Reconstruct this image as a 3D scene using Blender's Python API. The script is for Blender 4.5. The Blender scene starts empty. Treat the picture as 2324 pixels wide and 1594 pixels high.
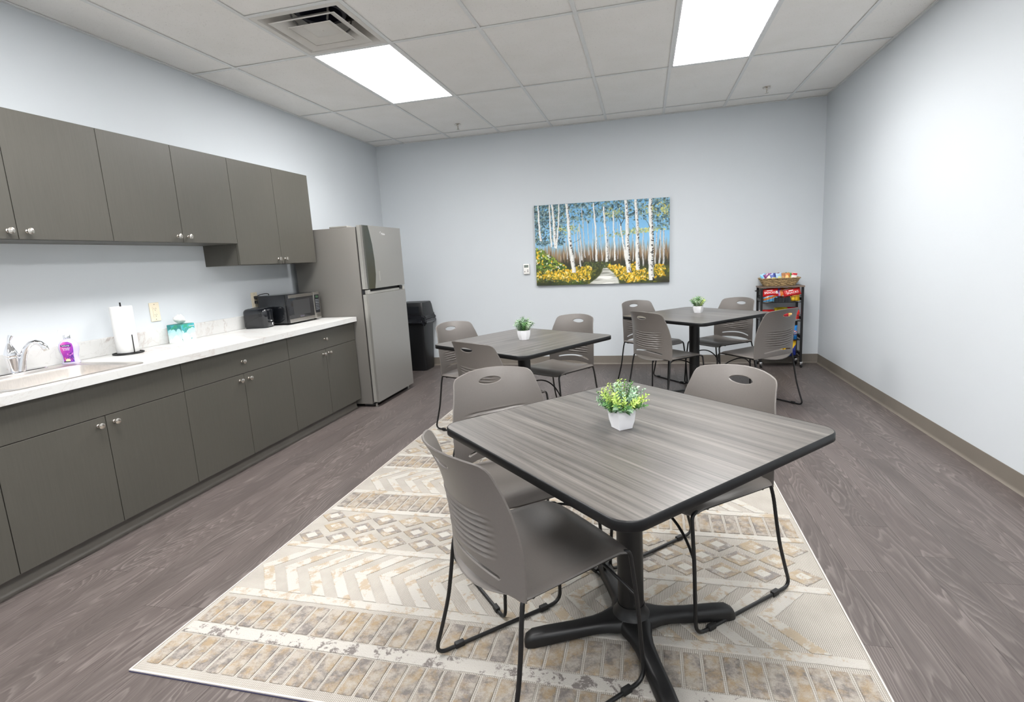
import bpy, bmesh, math, random
import numpy as np
from mathutils import Vector, Matrix
from mathutils.geometry import delaunay_2d_cdt

random.seed(7)
scene = bpy.context.scene
COL = scene.collection
PI = math.pi

# ------------------------------------------------------------------ camera, light, exposure
W_PX, H_PX = 2324, 1594
F_PX = 1175.986
CAM = Vector((3.20316, -6.12325, 1.29904))
RT = Vector((0.97288415, 0.22493036, -0.05387734))
UP = Vector((0.01539968, 0.16942937, 0.98542201))
FW = Vector((-0.23077973, 0.95953115, -0.16137129))
cd = bpy.data.cameras.new('camera')
cd.sensor_width = 36.0
cd.sensor_fit = 'HORIZONTAL'
cd.lens = 36.0 * F_PX / W_PX
cd.shift_x = -25.23 / W_PX
cd.shift_y = -17.79 / W_PX
cd.clip_start = 0.02
cam = bpy.data.objects.new('camera', cd)
COL.objects.link(cam)
m = Matrix((RT, UP, -FW)).transposed().to_4x4()
m.translation = CAM
cam.matrix_world = m
scene.camera = cam

world = bpy.data.worlds.new('world')
scene.world = world
world.use_nodes = True
world.node_tree.nodes['Background'].inputs[0].default_value = (0.8, 0.9, 1.0, 1)
world.node_tree.nodes['Background'].inputs[1].default_value = 0.05
LIGHT_STRENGTH = 22.5          # emission of the ceiling panels' diffusers
LIGHT_COLOR = (1.0, 0.99, 0.98)
LAMP_POWER = 17.5             # lamp behind each panel's prismatic lens
LAMP_SPREAD = math.radians(142)
scene.view_settings.view_transform = 'Standard'
scene.view_settings.look = 'None'
scene.view_settings.gamma = 1.0
scene.view_settings.use_curve_mapping = False
scene.view_settings.exposure = 0.0

# ------------------------------------------------------------------ colour and material helpers
def lin(c):
    """sRGB 0-255 triple to linear rgba"""
    o = []
    for v in c[:3]:
        v = v / 255.0
        o.append(v / 12.92 if v <= 0.04045 else ((v + 0.055) / 1.055) ** 2.4)
    return (o[0], o[1], o[2], 1.0)

def nlin(a):
    a = np.clip(a, 0, 255) / 255.0
    return np.where(a <= 0.04045, a / 12.92, ((a + 0.055) / 1.055) ** 2.4)

MATS = {}
class NT:
    """small wrapper for building node trees"""
    def __init__(self, name):
        self.m = bpy.data.materials.new(name)
        self.m.use_nodes = True
        self.t = self.m.node_tree
        self.b = self.t.nodes['Principled BSDF']
        MATS[name] = self.m
    def n(self, kind, **kw):
        nd = self.t.nodes.new(kind)
        for k, v in kw.items():
            if k in ('operation', 'data_type', 'blend_type', 'noise_dimensions', 'feature', 'wave_type', 'bands_direction', 'noise_type', 'distance', 'attribute_name', 'vector_type', 'interpolation', 'wave_profile'):
                setattr(nd, k, v)
            else:
                nd.inputs[k].default_value = v
        return nd
    def l(self, a, b):
        self.t.links.new(a, b)
    def coord(self, scale=(1, 1, 1), kind='Object', rnd=0.0):
        tc = self.t.nodes.new('ShaderNodeTexCoord')
        src = tc.outputs[kind]
        if kind == 'World':
            pass
        mp = self.t.nodes.new('ShaderNodeMapping')
        mp.inputs['Scale'].default_value = scale
        if rnd:
            oi = self.t.nodes.new('ShaderNodeObjectInfo')
            mu = self.n('ShaderNodeMath', operation='MULTIPLY')
            self.l(oi.outputs['Random'], mu.inputs[0]); mu.inputs[1].default_value = rnd
            cb = self.t.nodes.new('ShaderNodeCombineXYZ')
            for i in range(3): self.l(mu.outputs[0], cb.inputs[i])
            ad = self.n('ShaderNodeVectorMath', operation='ADD')
            self.l(src, ad.inputs[0]); self.l(cb.outputs[0], ad.inputs[1])
            src = ad.outputs[0]
        self.l(src, mp.inputs['Vector'])
        return mp.outputs[0]
    def pos(self, scale=(1, 1, 1)):
        g = self.t.nodes.new('ShaderNodeNewGeometry')
        mp = self.t.nodes.new('ShaderNodeMapping')
        mp.inputs['Scale'].default_value = scale
        self.l(g.outputs['Position'], mp.inputs['Vector'])
        return mp.outputs[0]
    def noise(self, vec, scale=5, detail=3, rough=0.5, dist=0.0):
        nd = self.n('ShaderNodeTexNoise')
        nd.inputs['Scale'].default_value = scale
        nd.inputs['Detail'].default_value = detail
        nd.inputs['Roughness'].default_value = rough
        nd.inputs['Distortion'].default_value = dist
        self.l(vec, nd.inputs['Vector'])
        return nd.outputs['Fac']
    def ramp(self, fac, stops, interp='LINEAR'):
        r = self.t.nodes.new('ShaderNodeValToRGB')
        r.color_ramp.interpolation = interp
        els = r.color_ramp.elements
        while len(els) < len(stops): els.new(0.5)
        for e, (p, c) in zip(els, stops):
            e.position = p
            e.color = c if len(c) == 4 else (*c, 1)
        self.l(fac, r.inputs[0])
        return r.outputs[0]
    def mix(self, fac, a, b, blend='MIX'):
        nd = self.t.nodes.new('ShaderNodeMix')
        nd.data_type = 'RGBA'; nd.blend_type = blend
        for sock, v in ((nd.inputs[0], fac), (nd.inputs[6], a), (nd.inputs[7], b)):
            if hasattr(v, 'links'): self.l(v, sock)
            else: sock.default_value = v
        return nd.outputs[2]
    def math(self, op, a, b=None, clamp=False):
        nd = self.t.nodes.new('ShaderNodeMath')
        nd.operation = op; nd.use_clamp = clamp
        for i, v in enumerate((a, b)):
            if v is None: continue
            if hasattr(v, 'links'): self.l(v, nd.inputs[i])
            else: nd.inputs[i].default_value = v
        return nd.outputs[0]
    def bump(self, h, strength=0.2, dist=0.002):
        bp = self.t.nodes.new('ShaderNodeBump')
        bp.inputs['Strength'].default_value = strength
        bp.inputs['Distance'].default_value = dist
        self.l(h, bp.inputs['Height'])
        self.l(bp.outputs[0], self.b.inputs['Normal'])
    def set(self, base=None, rough=None, metal=None, spec=None, coat=None, trans=None, ior=None, alpha=None):
        for k, v in (('Base Color', base), ('Roughness', rough), ('Metallic', metal), ('Specular IOR Level', spec), ('Coat Weight', coat), ('Transmission Weight', trans), ('IOR', ior)):
            if v is None: continue
            if hasattr(v, 'links'): self.l(v, self.b.inputs[k])
            else: self.b.inputs[k].default_value = v
        return self.m

def plain(name, rgb, rough=0.5, metal=0.0, var=0.06, scale=30, stretch=(1, 1, 1), bump=0.0, spec=None, coat=None, bdist=0.001):
    """procedural material: colour with a slight noise variation and optional fine relief"""
    t = NT(name)
    v = t.coord(stretch)
    f = t.noise(v, scale, 3)
    c = lin(rgb)
    a = tuple(max(0, x * (1 - var)) for x in c[:3]); b = tuple(min(1, x * (1 + var)) for x in c[:3])
    t.set(base=t.ramp(f, [(0.3, a), (0.7, b)]), rough=rough, metal=metal, spec=spec, coat=coat)
    if bump: t.bump(f, bump, bdist)
    return t.m

# ------------------------------------------------------------------ mesh helpers
class MB:
    def __init__(self):
        self.v = []; self.f = []
    def add(self, vs, fs):
        o = len(self.v)
        self.v += [tuple(x) for x in vs]
        self.f += [tuple(i + o for i in f) for f in fs]
        return self
    def box(self, lo, hi):
        x0, y0, z0 = lo; x1, y1, z1 = hi
        return self.add([(x0, y0, z0), (x1, y0, z0), (x1, y1, z0), (x0, y1, z0), (x0, y0, z1), (x1, y0, z1), (x1, y1, z1), (x0, y1, z1)],
                        [(0, 3, 2, 1), (4, 5, 6, 7), (0, 1, 5, 4), (1, 2, 6, 5), (2, 3, 7, 6), (3, 0, 4, 7)])
    def bbox(self, lo, hi, b=0.003):
        """box with chamfered edges"""
        bm = bmesh.new()
        bmesh.ops.create_cube(bm, size=1.0)
        s = [hi[i] - lo[i] for i in range(3)]; c = [(hi[i] + lo[i]) / 2 for i in range(3)]
        for v in bm.verts:
            v.co = Vector([v.co[i] * s[i] + c[i] for i in range(3)])
        bmesh.ops.bevel(bm, geom=bm.edges[:], offset=min(b, min(s) * 0.45), segments=2, affect='EDGES', profile=0.5)
        return self.bm(bm)
    def bm(self, bm):
        bm.verts.index_update()
        self.add([v.co[:] for v in bm.verts], [[v.index for v in f.verts] for f in bm.faces])
        bm.free()
        return self
    def rings(self, rings, close=True, cap0=True, cap1=True):
        o = len(self.v); n = len(rings[0])
        for r in rings: self.v += [tuple(p) for p in r]
        for i in range(len(rings) - 1):
            for j in range(n if close else n - 1):
                k = (j + 1) % n
                self.f.append((o + i * n + j, o + i * n + k, o + (i + 1) * n + k, o + (i + 1) * n + j))
        if cap0: self.f.append(tuple(o + j for j in reversed(range(n))))
        if cap1: self.f.append(tuple(o + (len(rings) - 1) * n + j for j in range(n)))
        return self
    def lathe(self, prof, c=(0, 0, 0), seg=24, axis='z', cap=True):
        """prof: list of (radius, height) bottom to top"""
        rs = []
        for r, h in prof:
            ring = []
            for j in range(seg):
                a = 2 * PI * j / seg
                p = (r * math.cos(a), r * math.sin(a), h)
                if axis == 'x': p = (p[2], p[0], p[1])
                elif axis == 'y': p = (p[1], p[2], p[0])
                ring.append((p[0] + c[0], p[1] + c[1], p[2] + c[2]))
            rs.append(ring)
        return self.rings(rs, True, cap, cap)
    def tube(self, path, r, seg=8, closed=False, cap=True):
        pts = [Vector(p) for p in path]
        n = len(pts)
        rs = []
        prev = None
        for i, p in enumerate(pts):
            if closed: d = pts[(i + 1) % n] - pts[i - 1]
            elif i == 0: d = pts[1] - p
            elif i == n - 1: d = p - pts[i - 1]
            else: d = (pts[i + 1] - p).normalized() + (p - pts[i - 1]).normalized()
            d.normalize()
            if prev is None:
                up = Vector((0, 0, 1)) if abs(d.z) < 0.9 else Vector((1, 0, 0))
                u = d.cross(up).normalized()
            else:
                u = (prev - d * prev.dot(d)).normalized()
            prev = u
            w = d.cross(u)
            rr = r[i] if isinstance(r, (list, tuple)) else r
            rs.append([p + (u * math.cos(2 * PI * j / seg) + w * math.sin(2 * PI * j / seg)) * rr for j in range(seg)])
        if closed: rs.append(rs[0])
        return self.rings(rs, True, cap and not closed, cap and not closed)
    def prism(self, poly, z0, z1):
        return self.rings([[(x, y, z0) for x, y in poly], [(x, y, z1) for x, y in poly]])
    def move(self, d):
        self.v = [(a + d[0], b + d[1], c + d[2]) for a, b, c in self.v]
        return self
    def mesh(self, name, smooth=None):
        me = bpy.data.meshes.new(name)
        me.from_pydata(self.v, [], self.f)
        me.validate()
        if smooth is not None:
            me.polygons.foreach_set('use_smooth', [True] * len(me.polygons))
            me.set_sharp_from_angle(angle=math.radians(smooth))
        bm = bmesh.new(); bm.from_mesh(me)
        bmesh.ops.recalc_face_normals(bm, faces=bm.faces)
        bm.to_mesh(me); bm.free()
        me.update()
        return me
    def build(self, name, mat, parent=None, smooth=None, world=False, loc=None):
        """one mesh object. world=True: the shape is given in world coordinates and moved into the (unrotated) parent's frame"""
        if world and parent is not None:
            r = parent
            while r.parent: r = r.parent
            self.move((-r.location.x, -r.location.y, -r.location.z))
        me = self.mesh(name, smooth)
        return obj(name, me, mat, parent, loc)

def obj(name, me, mat, parent=None, loc=None):
    if mat is not None and not me.materials:
        me.materials.append(MATS[mat] if isinstance(mat, str) else mat)
    o = bpy.data.objects.new(name, me)
    COL.objects.link(o)
    if parent is not None: o.parent = parent
    if loc is not None: o.location = loc
    return o

def tag(o, label, cat, group=None):
    o['label'] = label; o['category'] = cat
    if group: o['group'] = group
    return o
def thing(name, label, cat, loc=(0, 0, 0), rz=0.0, group=None):
    o = bpy.data.objects.new(name, None)
    o.empty_display_size = 0.05
    COL.objects.link(o)
    o.location = loc; o.rotation_euler = (0, 0, rz)
    return tag(o, label, cat, group)
def structure(o):
    o['kind'] = 'structure'
    return o
def dup(root, loc, rz, label=None, group=None):
    r = root.copy(); COL.objects.link(r)
    r.location = loc; r.rotation_euler = (0, 0, rz)
    if label: r['label'] = label
    if group: r['group'] = group
    for ch in root.children:
        c = ch.copy(); COL.objects.link(c); c.parent = r
        for g in ch.children:
            d = g.copy(); COL.objects.link(d); d.parent = c
    return r

def fillet(pts, rads, seg=6):
    """polyline with rounded corners"""
    P = [Vector(p) for p in pts]
    out = [P[0]]
    for i in range(1, len(P) - 1):
        a, b, c = P[i - 1], P[i], P[i + 1]
        u = (a - b); v = (c - b)
        r = rads[i] if isinstance(rads, (list, tuple)) else rads
        d = min(r, u.length * 0.49, v.length * 0.49)
        p0 = b + u.normalized() * d; p1 = b + v.normalized() * d
        for k in range(seg + 1):
            t = k / seg
            out.append(p0 * (1 - t) ** 2 + b * 2 * t * (1 - t) + p1 * t * t)
    out.append(P[-1])
    return out
def rrect(w, h, r, seg=6, cx=0, cy=0):
    pts = []
    for sx, sy, a0 in ((1, 1, 0), (-1, 1, 90), (-1, -1, 180), (1, -1, 270)):
        for k in range(seg + 1):
            a = math.radians(a0 + 90 * k / seg)
            pts.append((cx + sx * (w / 2 - r) + r * math.cos(a), cy + sy * (h / 2 - r) + r * math.sin(a)))
    return pts

def vgrid(name, nx, ny, posf, colf, mat, parent=None, loc=None, smooth=True):
    """sheet of nx*ny vertices; posf(u,v)->xyz arrays, colf(u,v)->(...,3) sRGB 0-255 array stored as a colour attribute (printed or painted colour)"""
    u, v = np.meshgrid(np.linspace(0, 1, nx), np.linspace(0, 1, ny))
    P = np.stack(posf(u, v), -1).reshape(-1, 3)
    i = np.arange(nx * ny).reshape(ny, nx)
    F = np.stack([i[:-1, :-1], i[:-1, 1:], i[1:, 1:], i[1:, :-1]], -1).reshape(-1, 4)
    me = bpy.data.meshes.new(name)
    me.from_pydata(P.tolist(), [], F.tolist())
    C = np.ones((nx * ny, 4), dtype=np.float32)
    C[:, :3] = nlin(np.asarray(colf(u, v), dtype=float).reshape(-1, 3))
    at = me.color_attributes.new('print', 'FLOAT_COLOR', 'POINT')
    at.data.foreach_set('color', C.ravel())
    if smooth: me.polygons.foreach_set('use_smooth', [True] * len(me.polygons))
    me.update()
    return obj(name, me, mat, parent, loc)

def text_mesh(body, size, align='CENTER', extrude=0.0):
    """flat lettering as verts/faces in the xy plane"""
    cu = bpy.data.curves.new('lettering', 'FONT')
    cu.body = body; cu.size = size; cu.align_x = align; cu.align_y = 'CENTER'; cu.extrude = extrude
    cu.resolution_u = 3
    ob = bpy.data.objects.new('lettering_source', cu)
    COL.objects.link(ob)
    dg = bpy.context.evaluated_depsgraph_get()
    me = ob.evaluated_get(dg).to_mesh()
    vs = [v.co[:] for v in me.vertices]; fs = [tuple(p.vertices) for p in me.polygons]
    ob.evaluated_get(dg).to_mesh_clear()
    bpy.data.objects.remove(ob); bpy.data.curves.remove(cu)
    return vs, fs
def lettering(body, size, frame, mat, parent, name='lettering'):
    """text laid on a plane: frame = (origin, right, up) in the parent's frame"""
    o, r, u = (Vector(x) for x in frame)
    vs, fs = text_mesh(body, size)
    return MB().add([o + r * p[0] + u * p[1] for p in vs], fs).build(name, mat, parent)
# ------------------------------------------------------------------ materials
def paint_wall(name, rgb):
    t = NT(name)
    v = t.pos()
    f = t.noise(v, 140, 2)
    g = t.noise(v, 1.3, 2)
    c = lin(rgb)
    t.set(base=t.ramp(g, [(0.2, tuple(x * 0.985 for x in c[:3])), (0.8, tuple(min(1, x * 1.015) for x in c[:3]))]), rough=0.55, spec=0.3)
    t.bump(f, 0.05, 0.0006)
paint_wall('wall_paint', (203, 208, 212))

def mk_floor():
    t = NT('vinyl_plank')
    v = t.coord((1, 1, 1), rnd=37.0)
    def sc(s):
        mp = t.t.nodes.new('ShaderNodeMapping'); mp.inputs['Scale'].default_value = s
        t.l(v, mp.inputs['Vector']); return mp.outputs[0]
    big = t.noise(sc((5.0, 0.55, 1)), 1.0, 2, 0.45, 0.4)           # contour field -> cathedral grain
    wob = t.noise(sc((40, 5, 1)), 1.0, 2, 0.5)
    ph = t.math('ADD', t.math('MULTIPLY', big, 38.0), t.math('MULTIPLY', wob, 1.4))
    fr = t.math('FRACT', ph)
    lines = t.ramp(fr, [(0.0, (0, 0, 0)), (0.5, (0.25, 0.25, 0.25)), (0.82, (1, 1, 1)), (0.92, (0.15, 0.15, 0.15)), (1.0, (0, 0, 0))])
    fine = t.noise(sc((210, 6, 1)), 1.0, 3, 0.6)
    mask = t.noise(sc((9, 1.6, 1)), 1.0, 2)
    base = t.ramp(fine, [(0.25, lin((68, 61, 59))), (0.75, lin((92, 84, 81)))])
    lm = t.math('MULTIPLY', lines, t.ramp(mask, [(0.35, (0.1, 0.1, 0.1)), (0.62, (0.62, 0.62, 0.62))]))
    c = t.mix(lm, base, lin((128, 120, 116)))
    oi = t.t.nodes.new('ShaderNodeObjectInfo')
    tone = t.ramp(oi.outputs['Random'], [(0, (0.90, 0.90, 0.90)), (1, (1.06, 1.05, 1.05))])
    c = t.mix(1.0, c, tone, 'MULTIPLY')
    t.set(base=c, rough=t.ramp(fine, [(0, (0.36,) * 3), (1, (0.5,) * 3)]), spec=0.45)
    t.bump(t.math('ADD', t.math('MULTIPLY', lines, 0.5), fine), 0.12, 0.0008)
mk_floor()
plain('subfloor', (60, 55, 53), 0.8)

def mk_tile():
    t = NT('ceiling_tile')
    v = t.coord((1, 1, 1), rnd=19.0)
    a = t.noise(v, 170, 2, 0.6); b = t.noise(v, 60, 2, 0.5); g = t.noise(v, 4, 2)
    pits = t.math('MULTIPLY', t.ramp(a, [(0.62, (0, 0, 0)), (0.68, (0.55, 0.55, 0.55))]), t.ramp(b, [(0.45, (0, 0, 0)), (0.6, (1, 1, 1))]))
    base = t.ramp(g, [(0.3, lin((241, 239, 235))), (0.7, lin((245, 243, 240)))])
    t.set(base=t.mix(pits, base, lin((176, 173, 168))), rough=0.9, spec=0.1)
    t.bump(t.math('SUBTRACT', 1.0, pits), 0.2, 0.0008)
mk_tile()
plain('grid_white', (226, 227, 226), 0.45, var=0.02)
plain('baseboard_vinyl', (112, 105, 96), 0.5, var=0.04, scale=8)
plain('toe_vinyl', (92, 88, 82), 0.45, var=0.04, scale=8)

def mk_cab():
    t = NT('cabinet_laminate')
    v = t.coord((1, 1, 1), 'Object')
    mp = t.t.nodes.new('ShaderNodeMapping'); mp.inputs['Scale'].default_value = (30, 30, 1.2)
    t.l(v, mp.inputs['Vector'])
    f = t.noise(mp.outputs[0], 6, 4, 0.6)
    g = t.noise(v, 2.0, 2)
    c = t.ramp(f, [(0.25, lin((72, 70, 64))), (0.75, lin((77, 75, 69)))])
    c = t.mix(1.0, c, t.ramp(g, [(0.3, (0.95, 0.95, 0.95)), (0.7, (1.04, 1.03, 1.03))]), 'MULTIPLY')
    t.set(base=c, rough=0.42, spec=0.5)
    t.bump(f, 0.05, 0.0006)
mk_cab()
plain('cabinet_inside', (62, 60, 56), 0.6, var=0.05)

def mk_marble():
    t = NT('marble_laminate')
    v = t.pos((1, 1, 1))
    w = t.noise(v, 2.2, 5, 0.6, 1.2)
    d = t.math('ABSOLUTE', t.math('SUBTRACT', w, 0.5))
    vein = t.ramp(d, [(0.0, (1, 1, 1)), (0.012, (0.35, 0.35, 0.35)), (0.03, (0, 0, 0))])
    w2 = t.noise(v, 5.1, 4, 0.6, 2.0)
    d2 = t.math('ABSOLUTE', t.math('SUBTRACT', w2, 0.52))
    vein2 = t.ramp(d2, [(0.0, (0.6, 0.6, 0.6)), (0.014, (0, 0, 0))])
    hue = t.noise(v, 1.1, 2)
    vc = t.ramp(hue, [(0.4, lin((142, 138, 134))), (0.6, lin((170, 154, 146)))])
    m_ = t.math('MULTIPLY', t.math('ADD', vein, t.math('MULTIPLY', vein2, 0.5), True), t.ramp(t.noise(v, 1.7, 2), [(0.35, (0.1, 0.1, 0.1)), (0.65, (0.8, 0.8, 0.8))]))
    base = t.ramp(t.noise(v, 3, 3), [(0.3, lin((200, 200, 198))), (0.7, lin((207, 207, 205)))])
    t.set(base=t.mix(m_, base, vc), rough=0.32, spec=0.45)
mk_marble()

def mk_wood(name, a, b, c_, rough, coat=0.0):
    t = NT(name)
    v = t.coord((1, 1, 1), rnd=11.0)
    def sc(s):
        mp = t.t.nodes.new('ShaderNodeMapping'); mp.inputs['Scale'].default_value = s
        t.l(v, mp.inputs['Vector']); return mp.outputs[0]
    f1 = t.noise(sc((0.9, 40, 1)), 1.0, 4, 0.66, 0.25)
    f2 = t.noise(sc((2.6, 240, 1)), 1.0, 2, 0.6)
    f3 = t.noise(sc((0.7, 7, 1)), 1.0, 2)
    c = t.ramp(f1, [(0.28, lin(a)), (0.5, lin(b)), (0.74, lin(c_))])
    c = t.mix(t.math('MULTIPLY', t.ramp(f2, [(0.50, (0, 0, 0)), (0.64, (1, 1, 1))]), 0.55), c, lin(tuple(x * 0.72 for x in a)))
    c = t.mix(1.0, c, t.ramp(f3, [(0.3, (0.86, 0.86, 0.86)), (0.7, (1.08, 1.08, 1.08))]), 'MULTIPLY')
    t.set(base=c, rough=rough, spec=0.5)
    t.bump(f2, 0.05, 0.0004)
mk_wood('table_laminate', (62, 59, 56), (91, 87, 83), (118, 113, 108), 0.31)
mk_wood('cart_wood', (84, 68, 58), (112, 94, 82), (134, 116, 102), 0.5)
plain('black_edge', (9, 10, 12), 0.45, var=0.08, spec=0.35)
plain('black_metal', (13, 13, 14), 0.45, var=0.1, scale=80, bump=0.03)
plain('chair_plastic', (101, 96, 92), 0.42, var=0.03, scale=200, bump=0.03, bdist=0.0003)
plain('rubber_black', (16, 16, 17), 0.6)
plain('steel_brushed', (176, 173, 168), 0.3, 1.0, var=0.05, scale=60, stretch=(1, 1, 8))
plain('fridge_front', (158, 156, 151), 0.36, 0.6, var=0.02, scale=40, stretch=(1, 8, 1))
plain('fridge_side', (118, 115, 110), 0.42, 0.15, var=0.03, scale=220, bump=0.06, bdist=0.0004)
plain('fridge_recess', (92, 92, 84), 0.22, 0.7, var=0.04, scale=20)  # darker than the door front: the grip's dark reflection put into the colour
plain('key_grey', (150, 154, 158), 0.5, var=0.02)
plain('fridge_trim', (176, 174, 168), 0.35, 0.5, var=0.03)
plain('dark_gap', (26, 26, 27), 0.7)
plain('chrome', (225, 225, 228), 0.08, 1.0, var=0.02)
plain('satin_nickel', (214, 208, 200), 0.24, 1.0, var=0.04)
plain('sink_steel', (214, 208, 202), 0.38, 1.0, var=0.05, scale=50, stretch=(1, 6, 1))
plain('black_gloss', (18, 20, 24), 0.1, var=0.1, coat=0.5)
plain('black_satin', (28, 30, 34), 0.28, var=0.1)
plain('dark_glass', (34, 34, 36), 0.08, var=0.05)
plain('window_mesh', (52, 52, 53), 0.3, var=0.08, scale=400)
plain('bin_plastic', (22, 23, 25), 0.42, var=0.1, scale=60, bump=0.05)
plain('bag_film', (26, 27, 31), 0.2, var=0.1, scale=14, bump=0.5, bdist=0.006)
plain('white_plastic', (236, 234, 230), 0.35, var=0.02)
plain('ivory_plastic', (222, 212, 190), 0.4, var=0.03)
plain('ivory_dark', (120, 108, 84), 0.5)
plain('screen_grey', (120, 128, 120), 0.3, var=0.06)
plain('green_lcd', (52, 74, 56), 0.2, var=0.05)
plain('white_print', (232, 232, 232), 0.5, var=0.02)
plain('dark_print', (40, 40, 44), 0.5, var=0.02)
plain('navy_print', (44, 40, 104), 0.5, var=0.02)
plain('paper_white', (222, 222, 220), 0.85, var=0.02, scale=160, bump=0.15)
plain('ceramic_white', (232, 232, 235), 0.25, var=0.015)
plain('soil_dark', (70, 62, 46), 0.9, var=0.3, scale=60)
plain('canvas_edge', (70, 92, 88), 0.7, var=0.25, scale=25)
plain('vent_white', (216, 213, 207), 0.45, var=0.04, scale=9)
plain('duct_dark', (34, 34, 48), 0.5, var=0.3, scale=12)
plain('duct_grey', (120, 118, 116), 0.5, var=0.1, scale=12)
plain('basket_straw', (164, 139, 100), 0.75, var=0.5, scale=70)
plain('light_frame', (238, 238, 240), 0.4, var=0.01)

def emitter(name, rgb, strength):
    t = NT(name)
    f = t.noise(t.coord(), 3, 1)
    t.l(t.ramp(f, [(0, tuple(x * 0.99 for x in rgb)), (1, rgb)]), t.b.inputs['Emission Color'])
    t.b.inputs['Emission Strength'].default_value = strength
    t.set(base=(0.9, 0.9, 0.9, 1), rough=0.5)
emitter('panel_light', LIGHT_COLOR, LIGHT_STRENGTH)

def mk_print(name, rough, spec=0.5, coat=0.0, bump=0.0):
    t = NT(name)
    a = t.n('ShaderNodeAttribute', attribute_name='print')
    f = t.noise(t.coord(), 60, 2)
    c = t.mix(1.0, a.outputs['Color'], t.ramp(f, [(0.2, (0.97,) * 3), (0.8, (1.03,) * 3)]), 'MULTIPLY')
    t.set(base=c, rough=rough, spec=spec, coat=coat)
    if bump: t.bump(f, bump, 0.002)
mk_print('painted_canvas', 0.6, 0.3, bump=0.15)
mk_print('printed_film', 0.25, 0.5, 0.2, bump=0.25)
mk_print('printed_card', 0.5)

def mk_soap():
    t = NT('soap_liquid')
    f = t.noise(t.coord(), 20, 2)
    t.set(base=t.ramp(f, [(0.3, lin((208, 202, 232))), (0.7, lin((218, 212, 238)))]), rough=0.12, spec=0.5, trans=0.25, ior=1.38)
mk_soap()

def leafmat(name, a, b):
    t = NT(name)
    f = t.noise(t.coord((1, 1, 1), rnd=9.0), 90, 2)
    t.set(base=t.ramp(f, [(0.3, lin(a)), (0.7, lin(b))]), rough=0.5, spec=0.3)
leafmat('leaf_lime', (132, 166, 72), (186, 202, 112))
leafmat('leaf_sage', (104, 144, 114), (170, 194, 162))
leafmat('leaf_green', (44, 92, 44), (104, 146, 80))
leafmat('leaf_white', (140, 172, 128), (200, 212, 190))

# rug yarns: colour patches follow the rug's own dye pattern
def mk_pile(name, kind):
    t = NT(name)
    v = t.pos((1, 1, 1))
    def warp(s):
        mp = t.t.nodes.new('ShaderNodeMapping'); mp.inputs['Scale'].default_value = s
        t.l(v, mp.inputs['Vector']); return mp.outputs[0]
    p1 = t.noise(v, 10, 5, 0.68, 0.5)
    p2 = t.noise(warp((1, 1, 1)), 26, 4, 0.75)
    p3 = t.noise(warp((1.7, 0.6, 1)), 420, 2, 0.6)
    cream, tan, grey = lin((176, 172, 165)), lin((148, 131, 108)), lin((116, 110, 107))
    if kind == 'bar':
        c = t.mix(t.ramp(p1, [(0.44, (0, 0, 0)), (0.58, (1, 1, 1))]), grey, tan)
        c = t.mix(t.ramp(p2, [(0.40, (0, 0, 0)), (0.62, (0.9, 0.9, 0.9))]), c, lin((164, 157, 147)))
    elif kind == 'diamond':
        c = t.mix(t.ramp(p1, [(0.40, (0, 0, 0)), (0.56, (1, 1, 1))]), lin((126, 121, 118)), lin((158, 144, 124)))
        c = t.mix(t.ramp(p2, [(0.5, (0, 0, 0)), (0.7, (1, 1, 1))]), c, cream)
    elif kind == 'cream':
        c = t.mix(t.ramp(t.math('MULTIPLY', p1, t.math('ADD', p2, 0.5)), [(0.50, (0, 0, 0)), (0.60, (0.85, 0.85, 0.85))]), cream, lin((160, 145, 124)))
    else:   # stripe with grey fret wear
        c = t.mix(t.math('MULTIPLY', t.ramp(p1, [(0.5, (0, 0, 0)), (0.54, (1, 1, 1))]), t.ramp(p2, [(0.48, (0, 0, 0)), (0.54, (1, 1, 1))])), cream, grey)
    c = t.mix(1.0, c, t.ramp(p3, [(0.3, (0.82,) * 3), (0.7, (1.10,) * 3)]), 'MULTIPLY')
    t.set(base=c, rough=0.95, spec=0.05)
    t.bump(p3, 0.5, 0.0025)
for k in ('bar', 'diamond', 'cream', 'stripe'): mk_pile('pile_' + k, k)
def mk_weave():
    t = NT('rug_weave')
    v = t.pos((1, 1, 1))
    w1 = t.n('ShaderNodeTexWave', bands_direction='X'); w1.inputs['Scale'].default_value = 52; w1.inputs['Distortion'].default_value = 1.0
    w2 = t.n('ShaderNodeTexWave', bands_direction='Y'); w2.inputs['Scale'].default_value = 40; w2.inputs['Distortion'].default_value = 1.2
    t.l(v, w1.inputs['Vector']); t.l(v, w2.inputs['Vector'])
    f = t.math('MULTIPLY', w1.outputs['Fac'], t.math('ADD', t.math('MULTIPLY', w2.outputs['Fac'], 0.6), 0.4))
    n = t.noise(v, 9, 3)
    c = t.ramp(f, [(0.02, lin((124, 118, 110))), (0.14, lin((160, 155, 147))), (0.6, lin((177, 172, 164)))])
    c = t.mix(1.0, c, t.ramp(n, [(0.3, (0.9,) * 3), (0.7, (1.04,) * 3)]), 'MULTIPLY')
    t.set(base=c, rough=0.95, spec=0.05)
    t.bump(f, 0.5, 0.002)
mk_weave()
plain('rug_binding', (190, 183, 176), 0.9, var=0.06, scale=200)
plain('rug_backing', (62, 60, 84), 0.9)
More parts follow.
